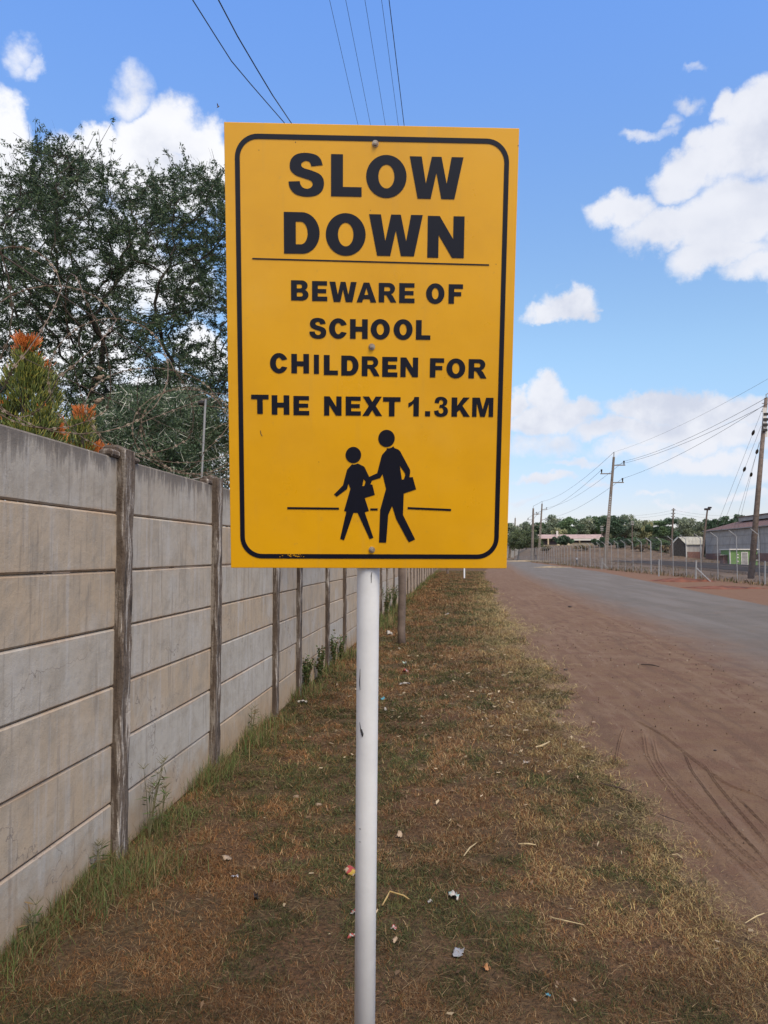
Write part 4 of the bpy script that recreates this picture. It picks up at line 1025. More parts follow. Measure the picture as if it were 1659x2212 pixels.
def make_gravel():
    r = np.random.default_rng(44); n = 3000; y = 2.6+r.random(n)**1.6*16; x = edge_x(y)+.05+r.random(n)**.8*3.4; s = (.0018+.0045*r.random(n)**4)*np.clip(y/4.5, .9, 2.2)
    a = r.random(n)*np.pi; V = []
    c0 = np.stack([x, y, s*.9+.002], 1); dx = np.stack([np.cos(a), np.sin(a), 0*a], 1)*s[:, None]; dy = np.stack([-np.sin(a), np.cos(a), 0*a], 1)*(s*(.6+.4*r.random(n)))[:, None]; dz = np.stack([0*a, 0*a, s*1.0], 1)
    q = [np.stack([c0-dx-dz, c0-dy-dz, c0-dy*.5+dz*.4, c0-dx*.5+dz*.4], 1), np.stack([c0-dy-dz, c0+dx-dz, c0+dx*.5+dz*.4, c0-dy*.5+dz*.4], 1), np.stack([c0+dx-dz, c0+dy-dz, c0+dy*.5+dz*.4, c0+dx*.5+dz*.4], 1), np.stack([c0+dy-dz, c0-dx-dz, c0-dx*.5+dz*.4, c0+dy*.5+dz*.4], 1), np.stack([c0-dx*.5+dz*.4, c0-dy*.5+dz*.4, c0+dx*.5+dz*.4, c0+dy*.5+dz*.4], 1)]
    base = np.array([(.16, .10, .07), (.22, .16, .12), (.11, .07, .05), (.34, .28, .22)])[r.choice(4, n, p=[.4, .3, .15, .15])]*(.7+.6*r.random(n))[:, None]
    tag(npmesh('gravel', np.concatenate(q), 4, M['grass'], col=np.concatenate([base]*5)), 'loose grit and small stones on the red brown dirt shoulder', 'gravel', kind='stuff')
make_gravel()
def twig(pts, rad, mt, label, name='twig', cat='twig', z=.02, grp=None):
    P = [onz(*q) for q in pts]; b = P[0]; t = thing(name, (b.x, b.y, z), label, cat, grp)
    MB().tube([tuple(Vector((p.x-b.x, p.y-b.y, (.006 if 0 < i < len(P)-1 else 0)))) for i, p in enumerate(P)], [rad*.7]+[rad]*(len(P)-2)+[rad*.5], 6).build('stalk', mt, t)
pst = col_('dry_stalk', (.46, .36, .2), .8); pbr = col_('brown_stick', (.07, .045, .035), .9)
twig([(1002,1857),(1015,1842),(1029,1829)], .004, pst, 'pale straw piece lying on the grass right of the pole')
twig([(1157,1619),(1170,1618),(1188,1607)], .009, pst, 'pale curved husk on the grass right of the pole at mid distance')
twig([(1295,1698),(1330,1708),(1365,1717)], .006, pbr, 'dark stick at the edge of the grass and red dirt')
twig([(1385,1438),(1408,1440),(1424,1443)], .012, pbr, 'long brown stick lying on the dirt shoulder')
twig([(1425,1766),(1442,1775),(1478,1785)], .003, pbr, 'thin dark twig on the dirt just past the grass edge')
twig([(1187,1991),(1220,2002),(1262,2008)], .003, pst, 'long thin curved stalk low right on the grass')
twig([(1452,1855),(1463,1856),(1475,1863)], .004, pst, 'short white bent stalk at the grass edge')
twig([(1120,1831),(1140,1833),(1158,1833)], .005, pst, 'short flat pale stalk on the right part of the grass')
twig([(826,1965),(836,1950),(842,1938),(872,1947),(884,1952)], .004, col_('yellow_husk', (.45, .31, .12)), 'bent yellow maize leaf beside the pole on the right', 'dry_husk', 'leaf')
twig([(1660-9,1983),(1635,1992),(1610,2004)], .003, pst, 'thin pale stalk at the far right edge of the dirt')
# stones
def stone(px, py, s, mt, label, sd_):
    import bmesh
    r = random.Random(sd_); p = onz(px, py); bm = bmesh.new(); bmesh.ops.create_icosphere(bm, subdivisions=2, radius=s)
    for v in bm.verts: v.co = Vector((v.co.x*(1+r.uniform(-.15, .15)), v.co.y*(.8+r.uniform(-.12, .12)), v.co.z*(.5+r.uniform(-.1, .1))))
    me = bpy.data.meshes.new('stone'); bm.to_mesh(me); bm.free(); me.shade_smooth(); o = link('stone', me, mt); o.location = (p.x, p.y, s*.35); tag(o, label, 'stone')
sm = plain('buff_stone', (.32, .23, .16), .9, .2, 40, .004); sm2 = plain('dark_stone', (.07, .05, .045), .9)
stone(688, 1741, .022, sm, 'small rounded buff stone on the brown grass left of the pole', 1)
stone(640, 1724, .024, sm, 'flat buff stone on the brown grass, nearer the wall', 2)
stone(1282, 1562, .02, sm, 'small pale stone on the dirt beside the grass edge', 3)
stone(1222, 1448, .03, sm2, 'small dark stone on the dirt, nearer the grass', 4)
stone(1231, 1312, .06, sm2, 'small dark stone far up on the dirt shoulder', 5)
stone(1545, 1622, .014, sm2, 'tiny dark pebble on the dirt at the right', 6)

# weeds with star seed heads at the first post, and leafy weeds by the wall
def weed(px, py, h, label, seed, kind='star', n=9):
    r = random.Random(seed); p = onz(px, py); t = thing('weed', (max(p.x, XW+.05), p.y, 0), label, 'weed', None); st = MB(); V = []; C_ = []
    for k in range(n):
        a = r.uniform(0, 6.28); L_ = h*r.uniform(.5, 1); e = Vector((abs(math.cos(a))*L_*.28-.04, math.sin(a)*L_*.4, L_)); m_ = e*.5+Vector((0, 0, L_*.12))
        st.tube([(0, 0, 0), tuple(m_), tuple(e)], [.0022, .0018, .001], 5)
        if kind == 'star':
            for j in range(6):
                b = 6.28*j/6; d = Vector((math.cos(b)*.5, math.sin(b), .45)).normalized()*.045; st.tube([tuple(e), tuple(e+d)], [.0014, .0006], 4)
        for j in range(5 if kind == 'star' else 26):
            f = r.uniform(.15, 1); c = (m_*2*f if f < .5 else m_+(e-m_)*(f-.5)*2); d = Vector((r.gauss(0, 1), r.gauss(0, 1), r.gauss(.2, .5))).normalized(); s = d.cross(Vector((r.gauss(0, 1), r.gauss(0, 1), 1))).normalized()
            l, wd_ = (.07, .004) if kind == 'star' else (.035, .012)
            V.append([c, c+d*l*.5+s*wd_, c+d*l, c+d*l*.5-s*wd_]); g = r.uniform(.6, 1.3); C_.append((.09*g, .13*g, .04*g) if r.random() < .75 else (.2*g, .14*g, .07*g))
    st.build('stem', M['thatch'], t); npmesh('leaves', np.array([[tuple(q) for q in f] for f in V]), 4, M['leaf'], t, col=np.array(C_))
M['thatch'] = plain('weed_stem', (.16, .15, .07), .8, .3, 20)
weed(322, 1815, .45, 'tall weed with star shaped seed heads right of the first post', 1, 'star', 8)
weed(348, 1795, .26, 'shorter weed with star seed heads, a step right of the tall one', 2, 'star', 5)
weed(200, 1905, .2, 'wispy weed growing at the wall foot left of the first post', 3, 'star', 5)
weed(70, 2040, .15, 'grassy weed with star seed heads in the bottom left corner', 4, 'star', 5)
weed(540, 1602, .33, 'dark headed weed at the wall foot between the second and third posts', 5, 'star', 6)
weed(662, 1495, .45, 'dark leafy dry weed clump at the foot of the fourth post', 6, 'leaf', 22)
weed(690, 1470, .45, 'brown leafy weed right of the fourth post', 7, 'leaf', 20)
weed(712, 1440, .5, 'dark green leafy weed at the foot of the fifth post', 8, 'leaf', 16)
weed(735, 1425, .4, 'small leafy weed just before the sixth post', 9, 'leaf', 12)
weed(832, 1345, .9, 'tall green leafy weed at the wall left of the wooden pole', 10, 'leaf', 34)
weed(850, 1325, .8, 'green leafy weed hugging the wall behind the wooden pole', 11, 'leaf', 30)

# ------------------------------------------------------------------ poles and wires
def sag(a, b, s, n=16): a = Vector(a); b = Vector(b); return [tuple(a+(b-a)*(i/n)-Vector((0, 0, 4*s*(i/n)*(1-i/n)))) for i in range(n+1)]
def woodpole():
    b = onz(868, 1392); t = thing('utility_pole', (b.x, b.y, 0), 'weathered round timber pole standing in the grass behind the sign', 'pole')
    r = random.Random(2); H_ = 8.4
    MB().tube([(r.uniform(-.01, .01), r.uniform(-.01, .01), z) for z in np.linspace(-.3, H_, 16)], [.072-.018*i/15 for i in range(16)], 14).build('post', M['timber'], t, smooth=True)
    MB().bev((0, 0, 8.05), (1.3, .09, .11), .01).build('crossarm', M['timber'], t)
    for x in (-.47, -.28, -.07, .13, .22):
        MB().tube([(x, 0, 8.1), (x, 0, 8.2)], [.03, .02], 8).build('insulator', M['glass'], t)
    return b
wp = woodpole()
XS = [(.2215, .0032), (.1925, .0032), (.158, .0032), (.128, .0032), (.1145, .006)]
for i, (k, rd) in enumerate(XS):
    X = -k*6.55; nm = ('first', 'second', 'third', 'fourth', 'fifth')[i]
    mb = MB().tube([(X, -14, 8.15), (X, wp.y, 8.15)], rd*.9, 5).tube([(X, wp.y, 8.15)]+sag((X, wp.y, 8.15), (X, 62, 8.1), .3)[1:], rd, 5)
    o = mb.build('power_line', M['cable']); tag(o, ('thin overhead wire, %s from the left of the five above the sign' % nm) if i < 4 else 'thicker overhead wire, rightmost of the five above the sign', 'wire', 'overhead wires above the sign')
def bnd(ptspx, deps, rd, label):
    P = [W(x, y, d) for (x, y), d in zip(ptspx, deps)]
    o = MB().tube([tuple(p) for p in P], rd, 6).build('power_line', M['cable']); tag(o, label, 'wire', 'service wires crossing the sky to the left')
bnd([(300,-160),(415,-2),(463,74),(500,132),(541,181),(613,264),(690,358),(780,460),(862,560)], [6.4,7.6,8.3,8.9,9.5,10.8,12.0,13.0,13.75], .006, 'thicker service wire slanting down from the top left, leftmost')
bnd([(390,-150),(471,-2),(513,78),(553,146),(589,206),(628,264),(700,368),(785,480),(864,580)], [6.4,7.6,8.3,8.9,9.5,10.8,12.0,13.0,13.75], .007, 'thicker service wire slanting down from the top left, the right one of the pair')
def farpost():
    b = onz(967, 1240); t = thing('utility_pole', (b.x, b.y, 0), 'distant dark timber pole on the verge just beyond the sign edge', 'pole')
    MB().tube([(0, 0, -.2), (0, 0, 8)], [.1, .07], 10).build('post', M['timber'], t); MB().bev((0, 0, 7.7), (1.3, .1, .12), .01).build('crossarm', M['timber'], t)
    b = onz(1003, 1250); t = thing('marker_post', (b.x, b.y, 0), 'slim white marker post on the far verge under the sign corner', 'post')
    MB().tube([(0, 0, -.1), (0, 0, 2.0)], .055, 12).build('post', M['white'], t); MB().bev((0, -.06, 2.15), (.35, .02, .4), .004).build('plate', M['galvd'], t)
farpost()

def lattice(top, base, dep, wb, label, arms, grp='concrete power poles along the far fence', ladder=True):
    b = W(*base, dep); tp = W(*top, dep); t = thing('power_pole', tuple(b), label, 'pole', grp)
    d = tp-b; r = Vector((1, 0, 0)); k = 26; mb = MB(); H_ = d.length
    wf = lambda f: wb*(1-f*.5)
    if ladder:
        for s_ in (-1, 1):
            mb.tube([tuple(d*f+r*s_*wf(f)*.42) for f in (0, .3, .6, .8, 1)], [.075*(1-.3*f) for f in (0, .3, .6, .8, 1)], 4)
        for q in range(k): f = .12+.55*q/k; mb.box(tuple(d*f), (wf(f)*.7, .10, .22))
        mb.box(tuple(d*.05), (wb*.8, .12, H_*.13))
        mb.tube([tuple(d*.66), tuple(d)], [wf(.66)*.45, wf(1)*.5], 6)
    else: mb.tube([(0, 0, -.3), tuple(d*.5), tuple(d)], [wb*.55, wb*.45, wb*.32], 10)
    mb.build('shaft', M['conc'], t)
    out = []
    for (fz, sx) in arms:
        c = d*fz; L_ = 1.35*sx; MB().box(tuple(c+r*L_*.5), (abs(L_), .10, .11)).build('crossarm', M['conc'], t)
        e = c+r*L_*.9; MB().tube([tuple(e+Vector((0, 0, .05))), tuple(e+Vector((0, 0, .5)))], [.05, .11], 8).build('insulator', M['glass'], t); out.append(b+e+Vector((0, 0, .45)))
    MB().tube([tuple(d), tuple(d*1.02+Vector((0, 0, .3)))], .05, 6).build('top_pin', M['galvd'], t); out.append(b+d*1.02+Vector((0, 0, .3)))
    return out
L1 = lattice((1326,987), (1306,1228), 88, .42, 'tall concrete lattice power pole behind the fence, second from the right', [(.925, 1), (.85, -1), (.77, 1)])
L2 = lattice((1171,1088), (1163,1212), 190, .6, 'far concrete lattice power pole, taller of the close pair', [(.90, 1), (.82, -1), (.72, 1)])
L3 = lattice((1152,1098), (1149,1212), 195, .7, 'dark far power pole, shorter and left one of the close pair', [(.88, 1), (.78, -1), (.68, 1)], ladder=False)
L4 = lattice((1113,1119), (1110,1204), 330, .8, 'farthest power pole, a thin post at the left beside the sign edge', [(.8, 1), (.7, -1)], ladder=False)
RP = W(1655, 860, 53); RB = onz(1622, 1250)
t = thing('utility_pole', tuple(RB), 'large brown timber pole at the right edge with white insulator strip', 'pole'); dR = RP-RB
MB().tube([tuple(-dR*.02), tuple(dR*.5), tuple(dR)], [.215, .165, .115], 16).build('post', M['timber'], t, smooth=True)
MB().box(tuple(dR*.86+Vector((.0, -.16, 0))), (.26, .06, dR.length*.16)).build('insulator_board', M['cream'], t)
for f in (.905, .875, .845, .815): MB().bev(tuple(dR*f+Vector((0, -.24, 0))), (.34, .12, .18), .02).build('insulator', M['glass'], t)
MB().tube([tuple(dR), tuple(dR+Vector((0, 0, .25))), tuple(dR+Vector((.25, 0, .4)))], .03, 6).build('top_hook', M['galvd'], t)
for f in (.97, .925): MB().tube([tuple(dR*f+Vector((-.25, 0, 0))), tuple(dR*f)], .03, 6).build('peg', M['galvd'], t)
def pl(a, b, s, rd, label, grp='wires on the far pole line'): tag(MB().tube(sag(a, b, s), rd, 5).build('power_line', M['cable'] if rd > .01 else M['galvd']), label, 'wire', grp)
pl(L1[3], W(1720, 783, 44), .5, .009, 'thin topmost wire rising right from the lattice pole')
pl(L1[0], W(1720, 822, 44), .6, .014, 'upper thick wire rising right from the lattice pole arm')
pl(L1[1]+Vector((1.6, 0, .55)), W(1720, 840, 44), .6, .014, 'second thick wire rising right, just below the upper one')
pl(L1[2], RB+dR*.965, .5, .014, 'lowest wire from the lattice pole to the timber pole at the right edge')
for i in range(4):
    pl(L1[i], L2[i], 1.1, .018, ('upper right arm', 'left arm', 'lower right arm', 'top')[i].join(('wire from the lattice pole ', ' sagging left to the far pole')))
    pl(L2[i], L3[i], .05, .03, ('upper', 'left', 'lower', 'top')[i].join(('short ', ' wire between the two close far poles')))
for i in range(2): pl(L3[i], L4[i], 2.0, .035, ('upper', 'lower')[i]+' wire running left to the farthest pole')
for (a, b, q, nm) in (((1650,876),(1556,1116),.21,'leftmost'), ((1644,920),(1569,1116),.42,'second from the left'), ((1646,940),(1595,1109),.18,'third from the left'), ((1640,955),(1602,1109),.4,'rightmost')):
    A_ = W(*a, 53); B_ = W(a[0]+(b[0]-a[0])*1.42, a[1]+(b[1]-a[1])*1.42, 62); t = thing('guy_wire', tuple(A_), 'stay wire with a black insulator left of the right edge pole, '+nm, 'wire', 'stay wires of the timber pole')
    MB().tube([(0, 0, 0), tuple(B_-A_)], .010, 5).build('wire', M['galvd'], t); c = (B_-A_)*q*.72; u = (B_-A_).normalized()*.22
    MB().tube([tuple(c-u), tuple(c-u*.4), tuple(c+u*.4), tuple(c+u)], [.04, .10, .10, .04], 8).build('insulator', M['glass'], t)
def simplepole(top, base, dep, rad, label, lamp=False, group='poles beyond the railway'):
    b = W(*base, dep); tp = W(*top, dep)-b; t = thing('light_pole' if lamp else 'utility_pole', tuple(b), label, 'pole', group)
    MB().tube([(0, 0, -1), tuple(tp*.5), tuple(tp)], [rad, rad*.8, rad*.6], 8).build('post', M['timber'], t)
    if lamp:
        MB().bev(tuple(tp+Vector((0, 0, .2))), (1.3, .5, .45), .1).build('lamp_head', M['glass'], t); MB().bev(tuple(tp+Vector((.5, 0, .55))), (.8, .5, .35), .1).build('lamp_head', M['glass'], t)
    else:
        for f in (.97, .90, .84): MB().bev(tuple(tp*f), (.9, .5, .3), .05).build('insulator', M['galvd'], t)
simplepole((1528,1102), (1515,1212), 165, .28, 'leaning pole with floodlights on top beside the small shed', True)
simplepole((1455,1098), (1449,1208), 200, .3, 'dark telegraph pole against the trees left of the shed')
simplepole((1366,1125), (1365,1176), 230, .2, 'thin pole among the trees right of the lattice pole')
simplepole((1300,1136), (1300,1196), 240, .18, 'thin dark pole left of the lattice pole before the building')
for i, (a, b) in enumerate((((1300,1112),(1454,1102)), ((1300,1117),(1454,1108)), ((1456,1102),(1640,1113)), ((1456,1108),(1640,1120)))):
    pl(W(*a, 205), W(*b, 205), .8, .018, ('upper', 'lower', 'upper', 'lower')[i]+(' faint wire left' if i < 2 else ' faint wire right')+' of the telegraph pole', 'faint wires at the telegraph pole')

# ------------------------------------------------------------------ security fence
XF = 16.5
def fence():
    t = thing('security_fence', (XF, 60, 0), 'long grey chain link security fence with slanted post tops across the road', 'fence')
    step = 3.34; n = 62; fx_ = lambda y: XF + .00035*max(0, y-70)**1.6
    proto = None; pr_arm = None
    for i in range(n):
        y = 30.4+step*i; big = i in (11, 20, 31)
        z0 = 0; x = fx_(y)
        mb = MB().tube([(0, 0, -.2), (0, 0, 2.7)], .026 if not big else .05, 6)
        mb.tube([(0, 0, 2.68), (-.42, 0, 3.02)], .024 if not big else .042, 6)
        if proto is None or big:
            o = mb.build('post', M['galv'], t); 
            if not big: proto = o
        else: o = proto.copy(); COL.objects.link(o)
        o.parent = t; o.location = (x-XF, y-60, z0)
    ys_ = [30.4+step*i for i in range(n)]
    for (za, zb, op, nm) in ((.05, 1.25, .24, 'dense_lower_mesh'), (1.25, 2.6, .07, 'upper_mesh')):
        mb = MB()
        for y in ys_: mb.v += [(fx_(y)-XF+.05, y-60, za), (fx_(y)-XF+.05, y-60, zb)]
        for i in range(n-1): mb.f.append((2*i, 2*i+2, 2*i+3, 2*i+1))
        mb.build(nm, m_chain(op), t)
    for k in range(3): MB().tube([(fx_(y)-XF-.14*k-.1, y-60, 2.78+.11*k) for y in ys_], .006, 4).build('barbed_wire', M['galvd'], t)
fence()
# short braced posts in front of the fence
for (px, py, lb, br) in ((1503,1256,'short leaning grey post with a diagonal brace by the red earth',1),(1423,1245,'short plain grey post before the fence left of the braced one',0),(1652,1262,'short grey post before the fence by the right edge pole',0),(1300,1230,'short grey post with a brace by the lattice pole foot',1)):
    b = onz(px, py); t = thing('stay_post', (b.x, b.y, 0), lb, 'post', 'short posts before the fence')
    MB().tube([(0, 0, -.1), (.05, 0, 1.25)], .05, 8).build('post', M['galv'], t)
    if br: MB().tube([(.05, 0, .8), (.7, -.5, 0)], .032, 6).build('brace', M['galv'], t)
# heap of red earth
def heap(px, py, rx, ry, h, label, mt, name='earth_heap', cat='earth'):
    b = onz(px, py); mb = MB(); r = random.Random(int(px)); K, J = 22, 7
    for j in range(J):
        f = j/(J-1)
        for k in range(K):
            a = 2*math.pi*k/K; q = 1+.25*math.sin(a*3+1)+r.uniform(-.1, .1)
            mb.v.append((math.cos(a)*rx*(1-f)*q, math.sin(a)*ry*(1-f)*q, h*(f**.7)*(1+r.uniform(-.15, .15)) - (.02 if j == 0 else 0)))
    for j in range(J-1):
        for k in range(K): mb.f.append((j*K+k, j*K+(k+1) % K, (j+1)*K+(k+1) % K, (j+1)*K+k))
    o = mb.build(name, mt, smooth=True); o.location = (b.x, b.y, 0); tag(o, label, cat)
M['redearth'] = plain('red_earth', (.20, .065, .03), .95, .4, 1.5, .05)
M['drygrass'] = plain('dry_grass_heap', (.36, .27, .16), .95, .3, 2, .05)
heap(1474, 1256, 1.8, 1.2, .22, 'low heap of dark red earth beside the braced post', M['redearth'])
heap(1560, 1271, 1.9, 1.0, .12, 'flat patch of dug red earth right of the heap', M['redearth'])
heap(1190, 1226, 2.3, 1.0, .18, 'pale heap of cut dry grass at the far road edge, right', M['drygrass'], 'grass_heap', 'grass heap')
heap(1135, 1213, 8, 1.4, .3, 'long pale ridge of dry grass along the far road edge, left', M['drygrass'], 'grass_heap', 'grass heap')

# ------------------------------------------------------------------ railway, buildings
def track(p0, p1, label):
    a = Vector((*p0, 0)); b = Vector((*p1, 0)); d = (b-a).normalized(); n = Vector((-d.y, d.x, 0)); a -= d*45; b += d*28; t = thing('railway_track', tuple(a), label, 'railway', 'railway tracks behind the fence'); L_ = (b-a).length
    g = lambda p: G((a+p).x, (a+p).y)
    for s_ in (-1, 1):
        pts = [d*q+n*s_*.55 for q in np.arange(0, L_, 6)]; MB().tube([(p.x, p.y, g(p)+.28) for p in pts], .085, 4).build('rail', M['rail'], t)
    mb = MB(); Mz = Matrix.Rotation(math.atan2(n.y, n.x), 3, 'Z')
    for q in np.arange(0, L_, .9): p = d*q; mb.box((p.x, p.y, g(p)+.12), (2.1, .24, .15), Mz)
    mb.build('sleepers', M['timber'], t)
track((23.6, 58), (33, 150), 'nearest railway track behind the fence, rusty rails')
track((27.0, 62), (36.5, 150), 'second railway track behind the fence')
track((31.5, 64), (41, 150), 'farthest railway track, nearest the green hut')

def warehouse():
    t = thing('warehouse', (68, 172, 0), 'big grey corrugated warehouse with a rusty red roof at the right edge', 'building')
    Y0, Y1, X1, XM, E_, RG = -50, 45, 17, 8.2, 8.0, 10.3
    MB().box((.0, (Y0+Y1)/2, 4.95), (.2, Y1-Y0, 6.1)).build('long_wall', M['sheet'], t)
    MB().box((-.05, (Y0+Y1)/2, .9), (.3, Y1-Y0, 2.0)).build('brick_base', M['brick'], t)
    for y in (Y1,):
        MB().add([(0, y, 0), (X1, y, 0), (X1, y, E_), (XM, y, RG), (0, y, E_), (0, y-.2, 0), (X1, y-.2, 0), (X1, y-.2, E_), (XM, y-.2, RG), (0, y-.2, E_)], [(0,1,2,3,4),(9,8,7,6,5),(0,5,6,1),(1,6,7,2),(2,7,8,3),(3,8,9,4),(4,9,5,0)]).build('gable_wall', M['sheet'], t)
    MB().box((X1, (Y0+Y1)/2, 4), (.2, Y1-Y0, 8)).build('back_wall', M['sheet'], t)
    def slope(xa, za, xb, zb, nm, mt):
        MB().add([(xa, Y0-.5, za), (xb, Y0-.5, zb), (xb, Y1+.5, zb), (xa, Y1+.5, za), (xa, Y0-.5, za+.15), (xb, Y0-.5, zb+.15), (xb, Y1+.5, zb+.15), (xa, Y1+.5, za+.15)], [(0,1,2,3),(7,6,5,4),(0,4,5,1),(1,5,6,2),(2,6,7,3),(3,7,4,0)]).build(nm, mt, t)
    slope(-.7, E_-.15, XM, RG, 'roof', M['roof_red']); slope(X1+.7, E_-.15, XM, RG, 'roof', M['roof_red'])
    MB().box((XM, -3, RG+.55), (3.2, 84, 1.0)).build('roof_monitor', M['sheet'], t); MB().box((XM, -3, RG+1.15), (3.8, 85, .18)).build('monitor_roof', M['roof_red'], t)
    MB().box((-.75, (Y0+Y1)/2, E_-.12), (.16, Y1-Y0+1, .2)).build('gutter', M['galvd'], t)
    MB().box((-.18, 9.5, 4.9), (.2, 4.5, 6.15)).build('light_panel', plain('pale_sheet', (.42, .42, .42), .7, .2, 1), t)
    MB().box((-.16, -2, 3.2), (.16, 9, 5.6)).build('sliding_door', plain('grey_green_door', (.22, .25, .24), .7, .2, 1), t)
    for z in (4.1, 6.2): MB().box((-.14, (Y0+Y1)/2, z), (.1, Y1-Y0, .10)).build('sheet_seam', M['galvd'], t)
warehouse()
def hut():
    z = 108; a = W(1578, 1222, z); b = W(1636, 1222, z); wd = (b-a).length; t = thing('hut', (a.x, a.y, 0), 'small bright green hut with a white roof edge beside the tracks', 'hut'); t.rotation_euler = (0, 0, .06)
    gm_ = plain('green_paint', (.13, .24, .075), .8, .2, .8); Hh = 2.25
    MB().box((wd/2, 1.6, Hh/2), (wd, 3.2, Hh)).build('walls', gm_, t); MB().box((wd/2, 1.55, Hh+.08), (wd+.4, 3.6, .16)).build('roof', M['cream'], t)
    MB().box((-.02, .1, Hh/2-.01), (.1, .26, Hh)).build('corner_trim', M['cream'], t)
    dx = wd*.52; d_ = MB().box((dx, -.03, .95), (.75, .06, 1.9)).build('door', M['galvd'], t)
    MB().box((dx, -.05, 1.93), (.95, .05, .1)).box((dx+.43, -.05, .95), (.09, .05, 1.9)).box((dx-.43, -.05, .95), (.09, .05, 1.9)).build('door_frame', M['cream'], d_)
    wn = MB().box((wd*.9, -.03, 1.25), (.7, .06, .8)).build('window', M['glass'], t)
    MB().box((wd*.9, -.07, .82), (.85, .1, .07)).build('sill', M['cream'], wn)
    for (x, zz) in ((.27, 1.6), (.27, 1.2), (.27, .65)): MB().box((wd*x, -.01, zz), (.26, .03, .16)).build('painted_mark', M['cream'], t)
    t2 = thing('brick_store', tuple(W(1563, 1222, 109)*1), 'low red brick store left against the green hut', 'shed'); t2.location.z = 0
    MB().box((.5, .8, .75), (1.0, 1.6, 1.5)).build('walls', M['brick'], t2); MB().box((.3, .8, 1.55), (1.7, 2, .1)).build('roof', M['galvd'], t2)
hut()
def shed():
    z = 205; a = W(1453, 1208, z); t = thing('open_shed', (a.x, a.y, 0), 'small open fronted shed with pale sheet roof left of the warehouse', 'shed')
    k = z/FPX; Hb = lambda py: (1198-py)*k+1.6
    g0, g1, ga = 0, (1482-1453)*k, (1467-1453)*k; wdt = (1517-1453)*k; E_ = Hb(1176); A_ = Hb(1160.5)
    dk = plain('shed_opening_shade', (.018, .016, .017), .9)  # black sheet stands for the shade inside the open end
    MB().add([(0, 0, 0), (g1, 0, 0), (g1, 0, E_), (ga, 0, A_), (0, 0, E_), (0, .2, 0), (g1, .2, 0), (g1, .2, E_), (ga, .2, A_), (0, .2, E_)], [(0,1,2,3,4),(9,8,7,6,5),(0,5,6,1),(1,6,7,2),(2,7,8,3),(3,8,9,4),(4,9,5,0)]).build('opening_shade', dk, t)
    MB().box(((g1+wdt)/2, .05, (E_+Hb(1192))/2), (wdt-g1, .2, E_-Hb(1192))).build('side_panel', M['sheet'], t)
    MB().box(((g1+wdt)/2+.1, .0, Hb(1192)/2), (wdt-g1-.4, .3, Hb(1192))).build('brick_base', M['brick'], t)
    for x in (g1, wdt-.6): MB().box((x, -.15, E_/2), (.25, .25, E_)).build('column', M['cream'], t)
    MB().add([(ga, .3, A_), (wdt, .3, A_), (wdt, -.5, E_-.1), (g1-.1, -.5, E_-.1), (ga, .5, A_+.12), (wdt, .5, A_+.12), (wdt, -.5, E_+.06), (g1-.1, -.5, E_+.06)], [(0,1,2,3),(7,6,5,4),(0,4,5,1),(1,5,6,2),(2,6,7,3),(3,7,4,0)]).build('roof', M['sheetl'], t)
    MB().add([(ga, .3, A_), (-.2, .3, E_-.2), (-.2, 1.5, E_-.2), (ga, 1.5, A_), (ga, .3, A_+.15), (-.2, .3, E_-.05), (-.2, 1.5, E_-.05), (ga, 1.5, A_+.15)], [(0,1,2,3),(7,6,5,4),(0,4,5,1),(1,5,6,2),(2,6,7,3),(3,7,4,0)]).build('roof', M['sheetl'], t)
shed()
def longhouse():
    z = 290; k = z/FPX; a = W(1170, 1180, z); g = G(a.x, a.y); t = thing('long_building', (a.x, a.y, 0), 'long low building with a pinkish tiled roof before the trees', 'building')
    wd = (1302-1170)*k; Hb = lambda py: (1198-py)*k+1.6
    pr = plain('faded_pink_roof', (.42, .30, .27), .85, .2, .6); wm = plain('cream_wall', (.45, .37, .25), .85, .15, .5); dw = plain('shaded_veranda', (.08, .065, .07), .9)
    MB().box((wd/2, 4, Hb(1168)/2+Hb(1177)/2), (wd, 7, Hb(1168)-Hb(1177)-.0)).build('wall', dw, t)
    MB().box((wd*.62, -1.2, Hb(1176)), (wd*.76, .4, Hb(1172.5)-Hb(1179))).build('parapet', wm, t); MB().box((wd/2, 4, Hb(1177)/2), (wd, 7, Hb(1177))).build('plinth', wm, t)
    MB().add([(-1, -1.5, Hb(1163)), (wd, -1.5, Hb(1163)), (wd, 5, Hb(1154)), (-1, 5, Hb(1154)), (-1, -1.5, Hb(1164)), (wd, -1.5, Hb(1164)), (wd, 9, Hb(1164)), (-1, 9, Hb(1164))], [(0,1,2,3),(4,7,6,5),(0,4,5,1),(1,5,6,2),(2,6,7,3),(3,7,4,0)]).build('roof', pr, t)
    MB().box((wd*.72, -2.5, Hb(1166)), (wd*.45, .4, .7)).build('fascia', M['cream'], t)
    for q in (.1, .35, .6, .85): MB().box((wd*q, -1.4, Hb(1170)), (.5, .4, Hb(1164)-Hb(1177))).build('column', wm, t)
    MB().box((wd*.27, 3, Hb(1152)), (.7, .7, 2)).build('chimney', M['cream'], t)
longhouse()
